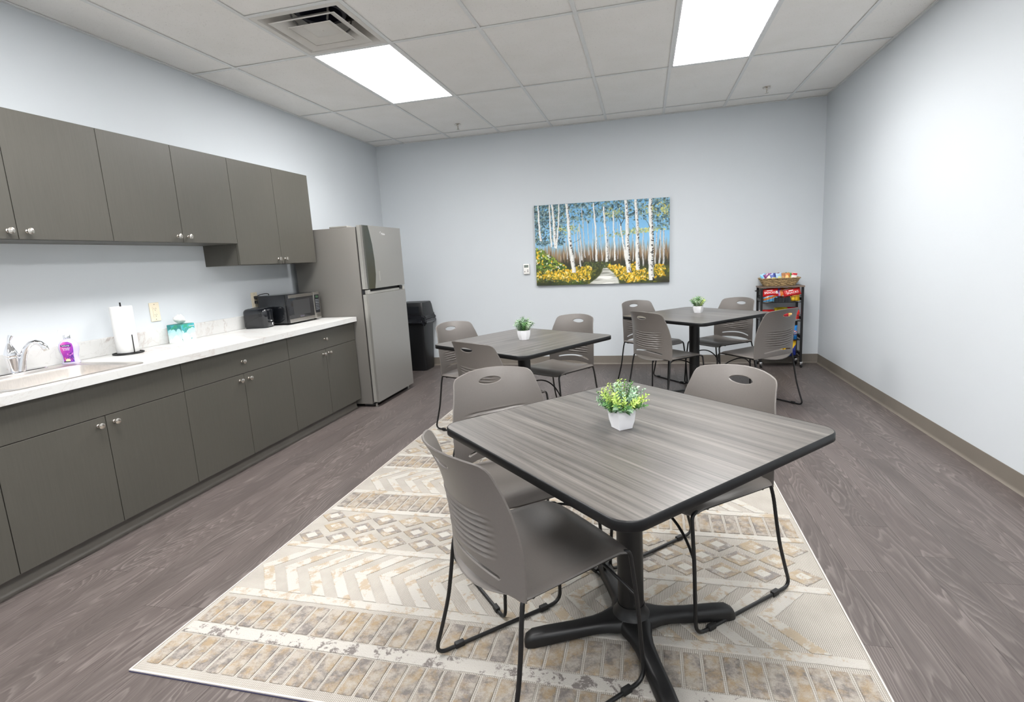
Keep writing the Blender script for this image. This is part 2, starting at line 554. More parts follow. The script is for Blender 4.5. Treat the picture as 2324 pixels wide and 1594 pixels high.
# ------------------------------------------------------------------ the room
RW, RH, YF = 5.021, 2.7476, -7.90       # width, height, front wall (behind the camera)
TH = 0.10
floor = structure(MB().box((-TH, YF - TH, -0.12), (RW + TH, TH, -0.0041)).build('floor', 'subfloor'))
floor['label'] = 'grey-brown wood-look plank floor'
pw, pl = 0.1524, 1.2192
i = 0; x = 0.0
rnd = random.Random(3)
while x < RW - 0.001:
    x1 = min(x + pw, RW)
    y = YF - (0.15 + rnd.random() * 0.95)
    while y < 0:
        a, b = max(y, YF), min(y + pl, 0.0)
        if b - a > 0.01:
            cx, cy = (x + x1) / 2, (a + b) / 2
            g = 0.0004
            MB().box((x + g - cx, a + g - cy, -0.004), (x1 - g - cx, b - g - cy, 0.0)).build('plank', 'vinyl_plank', floor, loc=(cx, cy, 0))
        y += pl
    x = x1

wl = structure(MB().box((-TH, YF - TH, -0.004), (0, TH, RH + 0.3)).build('wall_left', 'wall_paint'))
wb = structure(MB().box((0, 0, -0.004), (RW, TH, RH + 0.3)).build('wall_back', 'wall_paint'))
wr = structure(MB().box((RW, YF - TH, -0.004), (RW + TH, TH, RH + 0.3)).build('wall_right', 'wall_paint'))
wf = structure(MB().box((0, YF - TH, -0.004), (RW, YF, RH + 0.3)).build('wall_front', 'wall_paint'))

PROF = [(0.0, 0.1016), (0.0025, 0.1016), (0.0032, 0.098), (0.0032, 0.022), (0.0045, 0.013), (0.008, 0.006), (0.014, 0.0022), (0.014, 0.0), (0.0, 0.0)]
def run(name, p0, p1, n, mat='baseboard_vinyl', prof=PROF, parent=None):
    """moulding of the given profile from p0 to p1, n = direction out of the wall"""
    mb = MB()
    rs = [[(p[0] + n[0] * d, p[1] + n[1] * d, z) for d, z in prof] for p in (p0, p1)]
    mb.rings(rs)
    return mb.build(name, mat, parent, smooth=50)
structure(run('baseboard_back', (0.0, 0), (RW, 0), (0, -1)))
structure(run('baseboard_right', (RW, -0.0145), (RW, YF + 0.0145), (-1, 0)))
structure(run('baseboard_front', (0.0, YF), (RW, YF), (0, 1)))
structure(run('baseboard_left', (0, -1.10), (0, -0.0145), (1, 0)))

# suspended ceiling: runners, cross tees, lay-in tiles
T = 0.6096
GX = [0.37598 + T * k for k in range(8)]
GY = [-0.26273 - 2 * T * k for k in range(7)]
XS = [0.0] + GX + [RW]
YS = [0.0] + GY + [YF]
ceil = structure(MB().box((-TH, YF - TH, RH + 0.30), (RW + TH, TH, RH + 0.36)).build('ceiling', 'grid_white'))
ceil['label'] = 'white suspended tile ceiling'
TW = 0.0125
def tee(name, x0, x1, y0, y1):
    return MB().box((x0, y0, RH), (x1, y1, RH + 0.003)).build(name, 'grid_white', ceil)
for gx in GX: tee('main_runner', gx - TW, gx + TW, YF, 0)
vent_y = GY[2] - T
for j, gy in enumerate(GY):
    for a, b in zip(XS[:-1], XS[1:]):
        tee('cross_tee', a + (TW if a > 0 else 0), b - (TW if b < RW else 0), gy - TW, gy + TW)
tee('cross_tee', XS[2] + TW, XS[3] - TW, vent_y - TW, vent_y + TW)
for nm, q in (('wall_angle', (0, 0.022, YF, 0)), ('wall_angle', (RW - 0.022, RW, YF, 0)), ('wall_angle', (0.022, RW - 0.022, -0.022, 0)), ('wall_angle', (0.022, RW - 0.022, YF, YF + 0.022))):
    MB().box((q[0], q[2], RH - 0.001), (q[1], q[3], RH + 0.003)).build(nm, 'grid_white', ceil)
LIGHTS = [(2, 2), (6, 2), (2, 4), (6, 4), (2, 6), (6, 6)]
def tile(x0, x1, y0, y1):
    cx, cy = (x0 + x1) / 2, (y0 + y1) / 2
    g = 0.001
    MB().box((x0 + g - cx, y0 + g - cy, 0), (x1 - g - cx, y1 - g - cy, 0.016)).build('ceiling_tile', 'ceiling_tile', ceil, loc=(cx, cy, RH + 0.0058))
for i in range(len(XS) - 1):
    for j in range(len(YS) - 1):
        if (i, j) in LIGHTS: continue
        x0, x1, y0, y1 = XS[i], XS[i + 1], YS[j + 1], YS[j]
        if (i, j) == (2, 3): tile(x0, x1, y0, vent_y); continue
        tile(x0, x1, y0, y1)

LL = {(2, 2): 'glowing white ceiling light panel beside the square air vent', (6, 2): 'glowing white ceiling light panel over the far table, cut by the top of the picture',
      (2, 4): 'ceiling light panel out of view above the sink', (6, 4): 'ceiling light panel out of view above the nearest table',
      (2, 6): 'ceiling light panel out of view behind the viewer on the kitchen side', (6, 6): 'ceiling light panel out of view behind the viewer on the bare wall side'}
for (i, j) in LIGHTS:
    x0, x1, y0, y1 = XS[i] + TW, XS[i + 1] - TW, YS[j + 1] + TW, YS[j] - TW
    t = thing('ceiling_light', LL[(i, j)], 'ceiling light', ((x0 + x1) / 2, (y0 + y1) / 2, RH), 0, 'ceiling light panels')
    hw, hl = (x1 - x0) / 2 - 0.001, (y1 - y0) / 2 - 0.001
    fr = MB(); b = 0.011
    for q in ((-hw, hw, -hl, -hl + b), (-hw, hw, hl - b, hl), (-hw, -hw + b, -hl + b, hl - b), (hw - b, hw, -hl + b, hl - b)):
        fr.box((q[0], q[2], 0.001), (q[1], q[3], 0.012))
    fr.build('frame', 'light_frame', t)
    MB().box((-hw + b, -hl + b, 0.004), (hw - b, hl - b, 0.010)).build('diffuser', 'panel_light', t)
    la = bpy.data.lights.new('lamp', 'AREA')
    la.shape = 'RECTANGLE'; la.size = 2 * hw - 2 * b; la.size_y = 2 * hl - 2 * b
    la.energy = LAMP_POWER; la.color = LIGHT_COLOR; la.spread = LAMP_SPREAD
    lo = bpy.data.objects.new('lamp', la); COL.objects.link(lo); lo.parent = t; lo.location = (0, 0, 0.002)
    MB().box((-hw + 0.002, -hl + 0.002, 0.012), (hw - 0.002, hl - 0.002, 0.05)).build('housing', 'light_frame', t)

# square cone air diffuser
vx, vy = (XS[2] + XS[3]) / 2, (GY[2] + vent_y) / 2
vt = thing('air_vent', 'square white ceiling air vent with stepped cones and dark duct opening', 'air vent', (vx, vy, RH))
def sq(h, z): return [(-h, -h, z), (h, -h, z), (h, h, z), (-h, h, z)]
def sqrings(hz, cap1=False):
    return MB().rings([sq(h, z) for h, z in hz], True, False, cap1)
hv = T / 2 - TW - 0.001
sqrings([(hv, 0.008), (hv, 0.0), (hv - 0.032, -0.001), (hv - 0.036, 0.004), (hv - 0.055, 0.035), (hv - 0.10, 0.075), (0.15, 0.10)]).build('frame', 'vent_white', vt, smooth=40)
MB().lathe([(0.149, 0.098), (0.127, 0.10), (0.127, 0.24), (0.0001, 0.24)], seg=32, cap=False).build('duct_collar', 'duct_dark', vt, smooth=50)
MB().rings([[(0.155 * a, 0.155 * b, 0.099) for a, b in ((-1, -1), (1, -1), (1, 1), (-1, 1))], [(0.16 * a, 0.16 * b, 0.12) for a, b in ((-1, -1), (1, -1), (1, 1), (-1, 1))]], True, False, False).build('neck', 'duct_grey', vt)
c1 = sqrings([(0.215, -0.012), (0.218, -0.009), (0.205, -0.004), (0.165, 0.014), (0.145, 0.035), (0.142, 0.034), (0.162, 0.010), (0.204, -0.008), (0.215, -0.012)]).build('outer_cone', 'vent_white', vt, smooth=40)
c2 = sqrings([(0.138, -0.016), (0.141, -0.013), (0.128, -0.006), (0.09, 0.012), (0.087, 0.009), (0.07, 0.002)], True).build('centre_plate', 'vent_white', vt, smooth=40)
MB().lathe([(0.009, -0.001), (0.011, 0.003)], c=(0.0, 0.0, 0.0), seg=14).build('screw_cap', 'vent_white', c2)
for sx, sy in ((-1, 1), (1, 1), (1, -1), (-1, -1)):
    MB().tube([(sx * 0.10, sy * 0.10, 0.012), (sx * 0.12, sy * 0.12, 0.04), (sx * 0.13, sy * 0.13, 0.092)], 0.006, 6).build('hanger_rod', 'duct_grey', vt, smooth=60)

# sprinklers
def sprinkler(x, y, label):
    t = thing('sprinkler_head', label, 'sprinkler', (x, y, RH), 0, 'ceiling sprinklers')
    MB().lathe([(0.0001, 0.006), (0.030, 0.006), (0.034, 0.001), (0.030, -0.004), (0.018, -0.009), (0.0001, -0.009)], seg=24).build('escutcheon', 'satin_nickel', t, smooth=40)
    MB().lathe([(0.008, -0.018), (0.009, -0.009)], seg=12).build('neck', 'satin_nickel', t, smooth=40)
    for s in (-1, 1):
        MB().tube([(0, s * 0.006, -0.016), (0, s * 0.013, -0.028), (0, s * 0.010, -0.040), (0, s * 0.003, -0.046)], 0.0025, 6).build('frame_arm', 'satin_nickel', t, smooth=60)
    MB().lathe([(0.0025, -0.046), (0.0025, -0.016)], seg=8).build('glass_bulb', 'screen_grey', t, smooth=40)
    MB().lathe([(0.014, -0.050), (0.015, -0.048), (0.004, -0.045)], seg=16).build('deflector', 'satin_nickel', t, smooth=40)
sprinkler(1.279, -0.563, 'small metal sprinkler in the ceiling beyond the lamp by the vent')
sprinkler(4.336, -0.566, 'small metal sprinkler in the ceiling above the snack cart corner')
# ------------------------------------------------------------------ cabinets
def lathe_x(prof, seg=20): return MB().lathe(prof, seg=seg, axis='x')
KNOB = MB().lathe([(0.0085, 0.0), (0.0085, 0.002), (0.0055, 0.004), (0.0048, 0.012), (0.0075, 0.016), (0.0145, 0.020), (0.0155, 0.0235), (0.0145, 0.0265), (0.009, 0.0285), (0.0001, 0.029)], seg=20, axis='x').mesh('knob', 50)
def knob(parent, x, y, z):
    r = parent
    while r.parent: r = r.parent
    return obj('knob', KNOB, 'satin_nickel', parent, (x - r.location.x, y - r.location.y, z - r.location.z))
def door(t, xf, y0, y1, z0, z1, kn=None, name='door'):
    g = 0.0016
    d = MB().bbox((xf - 0.019, y0 + g, z0 + g), (xf, y1 - g, z1 - g), 0.0012).build(name, 'cabinet_laminate', t, world=True)
    if kn: knob(d, xf, kn[0], kn[1])
    return d
ZC = 0.856                                     # worktop height
UX = 0.308
def wall_cab(y0, y1, z0, z1, label):
    t = thing('wall_cabinet', label, 'cabinet', (0.0, (y0 + y1) / 2, z0), 0, 'dark wall cabinets')
    mb = MB(); th = 0.016; xb = UX - 0.0205
    mb.box((0.001, y0, z0), (xb, y0 + th, z1)); mb.box((0.001, y1 - th, z0), (xb, y1, z1))
    mb.box((0.001, y0 + th, z0), (xb, y1 - th, z0 + th)); mb.box((0.001, y0 + th, z1 - th), (xb, y1 - th, z1)); mb.box((0.001, y0 + th, z0 + th), (0.008, y1 - th, z1 - th))
    mb.build('body', 'cabinet_laminate', t, world=True)
    ym = (y0 + y1) / 2
    door(t, UX, y0, ym, z0, z1, (ym - 0.040, z0 + 0.039))
    door(t, UX, ym, y1, z0, z1, (ym + 0.040, z0 + 0.039))
    return t
M = 0.46
U1 = -1.912
wall_cab(U1 - 2 * M, U1, 1.363, 2.124, 'taller two-door dark grey wall cabinet hanging next to the refrigerator')
wall_cab(U1 - 4 * M, U1 - 2 * M, 1.517, 2.124, 'shorter two-door dark grey wall cabinet hanging above the tissue box')
wall_cab(U1 - 6 * M, U1 - 4 * M, 1.517, 2.124, 'shorter dark grey wall cabinet hanging above the sink, cut by the picture edge')

BX = 0.603
B1 = -1.897
def base_cab(y0, y1, label, drawer=True, false_front=False):
    t = thing('base_cabinet', label, 'cabinet', (0.30, (y0 + y1) / 2, 0.0), 0, 'dark base cabinets')
    z0, z1 = 0.088, ZC - 0.042
    xb = BX - 0.0205; th = 0.016
    mb = MB()
    mb.box((0.03, y0, z0), (xb, y0 + th, z1)); mb.box((0.03, y1 - th, z0), (xb, y1, z1)); mb.box((0.03, y0 + th, z0), (xb, y1 - th, z0 + th)); mb.box((0.03, y0 + th, z0 + th), (0.036, y1 - th, z1))
    mb.box((xb - 0.016, y0 + th, z1 - 0.03), (xb, y1 - th, z1))
    mb.build('body', 'cabinet_laminate', t, world=True)
    k = run('toe_kick', (0.548, y0), (0.548, y1), (1, 0), 'toe_vinyl', [(-0.012, 0.0875), (0.0, 0.0875), (0.0, 0.018), (0.003, 0.010), (0.008, 0.004), (0.016, 0.0018), (0.016, 0.0002), (-0.012, 0.0002)])
    k.parent = t; k.location = (-0.30, -(y0 + y1) / 2, 0)
    ym = (y0 + y1) / 2; zd = 0.646
    top = z1 - 0.004
    if false_front: door(t, BX, y0, y1, zd, top, None, 'false_front')
    else: door(t, BX, y0, y1, zd, top, (ym, 0.727), 'drawer_front')
    door(t, BX, y0, ym, z0, zd, (ym - 0.040, 0.606))
    door(t, BX, ym, y1, z0, zd, (ym + 0.040, 0.606))
base_cab(B1 - 2 * M, B1, 'two-door dark grey base cabinet with drawer, next to the refrigerator')
base_cab(B1 - 4 * M, B1 - 2 * M, 'two-door dark grey base cabinet with drawer, below the tissue box')
base_cab(B1 - 6 * M, B1 - 4 * M, 'two-door dark grey sink base cabinet with plain false drawer front', False, True)
base_cab(B1 - 8 * M, B1 - 6 * M, 'dark grey base cabinet showing only a sliver at the picture edge')

# worktop with a hole for the sink, and its upstand
yA, yB = B1 - 8 * M, B1 + 0.008
SX0, SX1, SY0, SY1 = 0.085, 0.585, -4.545, -3.945         # cut-out
ct = thing('countertop', 'white marble-look laminate countertop with low backsplash', 'countertop', (0.31, -3.4, ZC - 0.04))
mb = MB()
x0, x1 = 0.001, 0.636
for q in ((x0, x1, yA, SY0), (x0, x1, SY1, yB), (x0, SX0, SY0, SY1), (SX1, x1, SY0, SY1)):
    mb.box((q[0], q[2], ZC - 0.040), (q[1], q[3], ZC))
bm = bmesh.new()
mb2 = MB(); mb2.v = mb.v; mb2.f = mb.f
mb2.build('worktop', 'marble_laminate', ct, world=True)
MB().bbox((0.001, yA, ZC + 0.0005), (0.020, yB, ZC + 0.104), 0.002).build('backsplash', 'marble_laminate', ct, world=True)

# ------------------------------------------------------------------ sink and tap
sk = thing('kitchen_sink', 'stainless steel drop-in kitchen sink set in the white worktop', 'sink', (0.335, -4.245, ZC))
def rr3(w, h, r, z, cx=0.0, cy=0.0): return [(x, y, z) for x, y in rrect(w, h, r, 6, cx, cy)]
# rim 0.56 x 0.645, bowl opening set towards the front
rim = MB().rings([rr3(0.53, 0.645, 0.05, 0.0008), rr3(0.528, 0.643, 0.05, 0.004), rr3(0.515, 0.63, 0.045, 0.0065), rr3(0.404, 0.545, 0.075, 0.0055, 0.038), rr3(0.392, 0.533, 0.07, 0.002, 0.038), rr3(0.384, 0.525, 0.066, -0.012, 0.038),
                  rr3(0.368, 0.508, 0.062, -0.13, 0.038), rr3(0.345, 0.485, 0.06, -0.152, 0.038), rr3(0.30, 0.44, 0.05, -0.158, 0.038)], True, False, True)
rim.build('basin', 'sink_steel', sk, smooth=40)
MB().lathe([(0.0001, -0.1574), (0.042, -0.1574), (0.045, -0.155), (0.038, -0.154), (0.034, -0.1568), (0.0001, -0.1568)], c=(0.03, 0.0, 0), seg=24).build('drain', 'chrome', sk, smooth=40)

fa = thing('kitchen_faucet', 'shiny chrome single-lever kitchen faucet with arched spout', 'faucet', (0.100, -4.195, ZC + 0.0062))
pl_ = MB().rings([[(x, y, 0.0) for x, y in rrect(0.052, 0.25, 0.025)], [(x, y, 0.005) for x, y in rrect(0.052, 0.25, 0.025)], [(x, y, 0.009) for x, y in rrect(0.044, 0.24, 0.022)]])
pl_.build('deck_plate', 'chrome', fa, smooth=40)
MB().lathe([(0.020, 0.008), (0.0205, 0.02), (0.0275, 0.078), (0.0282, 0.083), (0.0270, 0.085), (0.0282, 0.087), (0.0285, 0.098), (0.026, 0.112), (0.019, 0.130), (0.011, 0.147), (0.0070, 0.156)], c=(-0.004, -0.018, 0), seg=28).build('body', 'chrome', fa, smooth=50)
MB().tube([(-0.004, -0.018, 0.150), (-0.004, -0.016, 0.164), (-0.004, -0.010, 0.180), (-0.003, -0.003, 0.192)], [0.0068, 0.0060, 0.0085, 0.0105], 12).build('lever', 'chrome', fa, smooth=60)
sp = [(0.006, 0.006, 0.008), (0.011, 0.013, 0.05), (0.018, 0.021, 0.09), (0.029, 0.032, 0.122), (0.043, 0.045, 0.143), (0.059, 0.058, 0.148), (0.074, 0.069, 0.139), (0.084, 0.076, 0.122), (0.088, 0.079, 0.110)]
so = MB().tube(sp, [0.0185, 0.0165, 0.015, 0.0135, 0.0128, 0.0128, 0.0135, 0.0142, 0.0142], 16).build('spout', 'chrome', fa, smooth=60)
MB().tube([(0.0875, 0.0786, 0.1115), (0.0905, 0.0808, 0.101)], 0.0122, 16).build('aerator', 'satin_nickel', so, smooth=60)

# ------------------------------------------------------------------ soap bottle
sb = thing('soap_bottle', 'clear lavender hand soap pump bottle with purple label at the sink', 'soap bottle', (0.118, -3.958, ZC + 0.0065), math.radians(30))
# local: width along x, thin along y (label side -y)
prof = [(0.000, 0.040, 0.020), (0.004, 0.043, 0.0225), (0.022, 0.036, 0.022), (0.045, 0.0365, 0.024), (0.070, 0.044, 0.0265), (0.090, 0.046, 0.027), (0.108, 0.042, 0.026), (0.124, 0.031, 0.021), (0.133, 0.019, 0.016), (0.137, 0.0135, 0.0135), (0.140, 0.013, 0.013)]
def oval(w, d, z, n=28):
    return [((abs(math.cos(a)) ** 0.8) * math.copysign(w, math.cos(a)), (abs(math.sin(a)) ** 0.8) * math.copysign(d, math.sin(a)), z) for a in (2 * PI * k / n for k in range(n))]
MB().rings([oval(w, d, z) for z, w, d in prof]).build('bottle', 'soap_liquid', sb, smooth=50)
MB().lathe([(0.0155, 0.138), (0.0165, 0.139), (0.0165, 0.156), (0.015, 0.158)], seg=20).build('collar', 'chrome', sb, smooth=40)
pu = MB().lathe([(0.0055, 0.158), (0.0052, 0.178)], seg=14).build('pump_stem', 'white_plastic', sb, smooth=40)
MB().rings([[(x, y, z) for x, y in rrect(0.052, 0.018, 0.0085, 4, -0.008)] for z in (0.178, 0.187)]).build('pump_head', 'white_plastic', pu, smooth=40)
def half_w(z):
    zs = [p[0] for p in prof]; return np.interp(z, zs, [p[1] for p in prof]), np.interp(z, zs, [p[2] for p in prof])
def lab_pos(u, v):
    z = 0.010 + v * 0.112
    w, d = half_w(z)
    shape = 0.62 + 0.24 * np.clip((v - 0.05) / 0.6, 0, 1) - 0.55 * np.clip((v - 0.78) / 0.22, 0, 1) ** 2
    x = (u - 0.5) * 2 * w * shape
    y = -d * np.sqrt(np.clip(1 - (np.abs(x) / w) ** 2.5, 0.02, 1)) ** 1.0 - 0.0008
    return x, y, z
def lab_col(u, v):
    c = np.zeros(u.shape + (3,))
    c[:] = (150, 44, 160)
    k = np.clip(1.2 - 2.2 * np.hypot(u - 0.05, (v - 0.85)), 0, 1)[..., None]
    c = c * (1 - k) + np.array((236, 110, 180)) * k
    k = np.clip((u - 0.62) * 1.6 + (0.5 - v) * 0.9, 0, 1)[..., None]
    c = c * (1 - k) + np.array((74, 40, 150)) * k
    r = np.random.RandomState(4)
    for _ in range(60):
        cx, cy = 0.5 + 0.5 * r.rand(), 0.06 + 0.40 * r.rand() ** 1.2
        d = np.hypot(u - cx, (v - cy) * 1.3) < 0.012 + 0.022 * r.rand()
        c[d] = [(220, 70, 170), (60, 40, 120), (236, 150, 210), (40, 36, 90)][r.randint(4)]
    d = ((u - 0.45) / 0.24) ** 2 + ((v - 0.10) / 0.075) ** 2 < 1
    c[d] = (238, 214, 170)
    d = (v < 0.05) & (u < 0.62); c[d] = (44, 66, 54)
    d = np.hypot((u - 0.2) / 1.0, v - 0.19) < 0.06; c[d] = (206, 120, 110)
    return c
lab = vgrid('label', 48, 64, lab_pos, lab_col, 'printed_card', sb)
def wrapped(body, size, zc, mat, xo=0.0):
    vs, fs = text_mesh(body, size)
    out = []
    for p in vs:
        z = zc + p[1]; w, d = half_w(z); x = p[0] + xo
        out.append((x, -d * math.sqrt(max(0.02, 1 - (abs(x) / w) ** 2.5)) - 0.0016, z))
    MB().add(out, fs).build('lettering', mat, lab)
bl = []
MB().add([((sx * 0.023), -0.0285, 0.102 + sz * 0.0055) for sx, sz in ((-1, -1), (1, -1), (1, 1), (-1, 1))], [(0, 1, 2, 3)]).build('brand_plate', 'navy_print', lab)
def flat(body, size, zc, y, mat, parent, xo=0.0):
    vs, fs = text_mesh(body, size)
    MB().add([(p[0] + xo, y, zc + p[1]) for p in vs], fs).build('lettering', mat, parent)
flat('Softsoap', 0.0105, 0.102, -0.0290, 'white_print', lab)
wrapped('lavender', 0.0105, 0.088, 'white_print')
wrapped('& shea', 0.0105, 0.080, 'white_print')

# ------------------------------------------------------------------ paper towels
ptx, pty = 0.130, -3.640
hd = thing('towel_holder', 'black wire paper towel holder standing beside the sink', 'towel holder', (ptx, pty, ZC))
ring = [(0.078 * math.cos(a), 0.078 * math.sin(a), 0.006) for a in (2 * PI * k / 40 for k in range(40))]
MB().lathe([(0.0001, 0.0002), (0.079, 0.0002), (0.080, 0.002), (0.079, 0.004), (0.0001, 0.004)], seg=40).build('base', 'black_metal', hd, smooth=40)
MB().tube(ring, 0.003, 6, closed=True).build('base_ring', 'black_metal', hd, smooth=60)
MB().tube([(0, 0, 0.003), (0, 0, 0.312)], 0.0045, 8).build('post', 'black_metal', hd, smooth=60)
MB().tube(fillet([(0.0, 0.0, 0.0062), (0.064, -0.014, 0.0062), (0.066, -0.014, 0.118)], 0.012), 0.003, 8).build('spring_arm', 'black_metal', hd, smooth=60)
tag(MB().lathe([(0.021, 0.010), (0.055, 0.010), (0.0568, 0.013), (0.0572, 0.15), (0.0568, 0.285), (0.055, 0.2885), (0.021, 0.2885), (0.0195, 0.28), (0.0195, 0.018), (0.021, 0.010)], seg=48, cap=False).build('paper_towel_roll', 'paper_white', None, smooth=40), 'white paper towel roll upright on the black wire holder', 'paper towels').location = (ptx, pty, ZC)

# ------------------------------------------------------------------ tissue box
tb = thing('tissue_box', 'teal and white cube tissue box with white tissue sticking out', 'tissue box', (0.082, -3.205, ZC), math.radians(3))
hb = 0.0555; hz = 0.124
MB().bbox((-hb, -hb, 0), (hb, hb, hz), 0.002).build('carton', 'printed_card_plain' if 'printed_card_plain' in MATS else 'paper_white', tb)
def tis_col(seed, dark=1.0):
    r = np.random.RandomState(seed)
    circ = [(r.rand(), r.rand(), 0.10 + 0.10 * r.rand()) for _ in range(70)]
    circ.sort(key=lambda c: -c[1])
    def f(u, v):
        c = np.zeros(u.shape + (3,)); c[:] = (46, 140, 136)
        for cx, cy, cr in circ:
            d = np.hypot(u - cx, v - cy) < cr
            k = min(max(cy, 0), 1)
            top = np.array([(52, 150, 120), (60, 158, 168), (46, 128, 128)][r.randint(3)], float) if k > 0.62 else np.array((150, 212, 222), float)
            bot = np.array((236, 242, 238), float)
            t_ = np.clip((k - 0.12) / 0.58, 0, 1)
            col = bot * (1 - t_) + top * t_
            c[d] = col
        c[v < 0.06] = (238, 242, 238)
        return c * dark
    return f
e = 0.0008
vgrid('printed_side', 40, 44, lambda u, v: (-hb + u * 2 * hb, -hb - e + 0 * u, v * hz), tis_col(2), 'printed_card', tb)
f2 = vgrid('printed_side', 40, 44, lambda u, v: (hb + e + 0 * u, -hb + u * 2 * hb, v * hz), tis_col(5), 'printed_card', tb)
vgrid('printed_top', 24, 24, lambda u, v: (-hb + u * 2 * hb, -hb + v * 2 * hb, hz + e + 0 * u), lambda u, v: np.zeros(u.shape + (3,)) + np.array((40, 128, 120)), 'printed_card', tb)
lettering('Kleenex', 0.0135, ((hb + 2 * e, 0.031, hz - 0.016), (0, 1, 0), (0, 0, 1)), 'white_print', f2)
ts = MB(); n = 26
rs = []
for k in range(9):
    z = hz + 0.001 + 0.062 * k / 8
    w = [0.010, 0.022, 0.031, 0.035, 0.036, 0.034, 0.029, 0.020, 0.007][k]
    rs.append([(w * (1 + 0.16 * math.sin(3 * a + k * 0.6) + 0.10 * math.sin(7 * a - k)) * math.cos(a), 0.75 * w * (1 + 0.2 * math.sin(4 * a - k * 0.5)) * math.sin(a) + 0.004 * math.sin(k), z + 0.006 * math.sin(2 * a + 1) * k / 8) for a in (2 * PI * j / n for j in range(n))])
ts.rings(rs).build('tissue', 'paper_white', tb, smooth=80)

# ------------------------------------------------------------------ wall outlets
def outlet(yc, zc, label, plug=False):
    t = thing('wall_outlet', label, 'outlet', (0.0, yc, zc))
    MB().bbox((0.0005, -0.0355, -0.0625), (0.006, 0.0355, 0.0625), 0.0022).build('cover_plate', 'ivory_plastic', t)
    fc = MB().bbox((0.005, -0.0165, -0.0335), (0.0085, 0.0165, 0.0335), 0.001).build('receptacle', 'ivory_plastic', t)
    for s in (-1, 1):
        mbx = MB()
        for dy, hh in ((-0.0065, 0.004), (0.0065, 0.0045)): mbx.box((0.0084, dy - 0.0009, s * 0.02 + 0.002 - hh), (0.0088, dy + 0.0009, s * 0.02 + 0.002 + hh))
        mbx.lathe([(0.0024, 0.0084), (0.0024, 0.0088)], c=(0, 0, s * 0.02 - 0.0085), seg=10, axis='x')
        mbx.build('slots', 'dark_print', fc)
        MB().lathe([(0.003, 0.0058), (0.003, 0.0066)], c=(0, 0, s * 0.05), seg=12, axis='x').build('screw', 'ivory_dark', t)
    if plug:
        for s in (1, -1):
            MB().bbox((0.0087, -0.013, s * 0.02 - 0.012), (0.034, 0.013, s * 0.02 + 0.012), 0.004).build('plug', 'black_satin', t)
outlet(-3.310, 1.078, 'ivory wall outlet with nothing plugged in, above the tissue box')
outlet(-2.385, 1.076, 'ivory wall outlet with black plugs behind the toaster', True)

# ------------------------------------------------------------------ toaster
to = thing('toaster', 'black two-slice toaster on the counter before the microwave', 'toaster', (0.128, -2.512, ZC), math.radians(10))
L2, W2, H2 = 0.098, 0.068, 0.158
def pillow(w, d, z0, z1, r, rt=0.03):
    rs = []
    for z, s in ((z0, 0.004), (z0 + 0.006, 0.0)) : rs.append([(x, y, z) for x, y in rrect(2 * w - 2 * s, 2 * d - 2 * s, r)])
    for k in range(7):
        a = PI / 2 * k / 6
        s = rt * (1 - math.cos(a)); z = z1 - rt + rt * math.sin(a)
        rs.append([(x, y, z) for x, y in rrect(2 * w - 2 * s, 2 * d - 2 * s, max(r - s * 0.6, 0.004))])
    return rs
MB().rings(pillow(L2, W2, 0.008, H2, 0.030)).build('shell', 'black_gloss', to, smooth=45)
MB().rings([[(x, y, z) for x, y in rrect(2 * L2 - 0.012, 2 * W2 - 0.012, 0.026)] for z in (0.0, 0.009)]).build('base', 'black_satin', to, smooth=45)
for s in (-1, 1):
    MB().box((-0.065, s * 0.024 - 0.012, H2 - 0.001), (0.065, s * 0.024 + 0.012, H2 + 0.0006)).build('bread_slot', 'dark_gap', to)
MB().box((L2 - 0.0005, -0.005, 0.03), (L2 + 0.0008, 0.005, 0.125)).build('lever_track', 'dark_gap', to)
MB().bbox((L2 + 0.0005, -0.022, 0.052), (L2 + 0.020, 0.022, 0.062), 0.003).build('lever', 'chrome', to, smooth=40)
MB().lathe([(0.014, L2), (0.0145, L2 + 0.004), (0.012, L2 + 0.012), (0.0001, L2 + 0.0125)], c=(0, 0.018, 0.030), seg=20, axis='x').build('browning_dial', 'chrome', to, smooth=40)

# ------------------------------------------------------------------ microwave
mw = thing('microwave', 'black and stainless countertop microwave oven beside the refrigerator', 'microwave', (0.19, -2.176, ZC))
# local: front +x at 0.140, width along y (-0.219..0.219)
y0, y1, zb, zt = -0.219, 0.219, 0.012, 0.250
MB().bbox((-0.155, y0, zb), (0.112, y1, zt), 0.004).build('cabinet', 'black_gloss', mw, smooth=40)
dr = MB().bbox((0.1125, y0 + 0.001, zb + 0.001), (0.136, y1 - 0.094, zt - 0.001), 0.003).build('door', 'dark_glass', mw, smooth=40)
MB().bbox((0.1362, y0 + 0.012, zt - 0.030), (0.1408, y1 - 0.095, zt - 0.004), 0.0015).build('top_trim', 'steel_brushed', dr)
MB().bbox((0.1362, y0 + 0.004, zb + 0.003), (0.1408, y1 - 0.095, zb + 0.034), 0.0015).build('bottom_trim', 'steel_brushed', dr)
MB().box((0.1362, y0 + 0.065, zb + 0.060), (0.1366, y1 - 0.150, zt - 0.050)).build('window', 'window_mesh', dr)
MB().box((0.1362, -0.075, zb + 0.040), (0.1372, -0.022, zb + 0.053)).build('badge', 'steel_brushed', dr)
lettering('EMERSON', 0.0108, ((0.1375, -0.0485, zb + 0.0463), (0, 1, 0), (0, 0, 1)), 'navy_print', dr)
cp = MB().bbox((0.1125, y1 - 0.092, zb + 0.001), (0.139, y1 - 0.001, zt - 0.001), 0.004).build('control_panel', 'steel_brushed', mw, smooth=40)
MB().box((0.1392, y1 - 0.080, zb + 0.052), (0.1402, y1 - 0.014, zt - 0.026)).build('keypad', 'black_satin', cp)
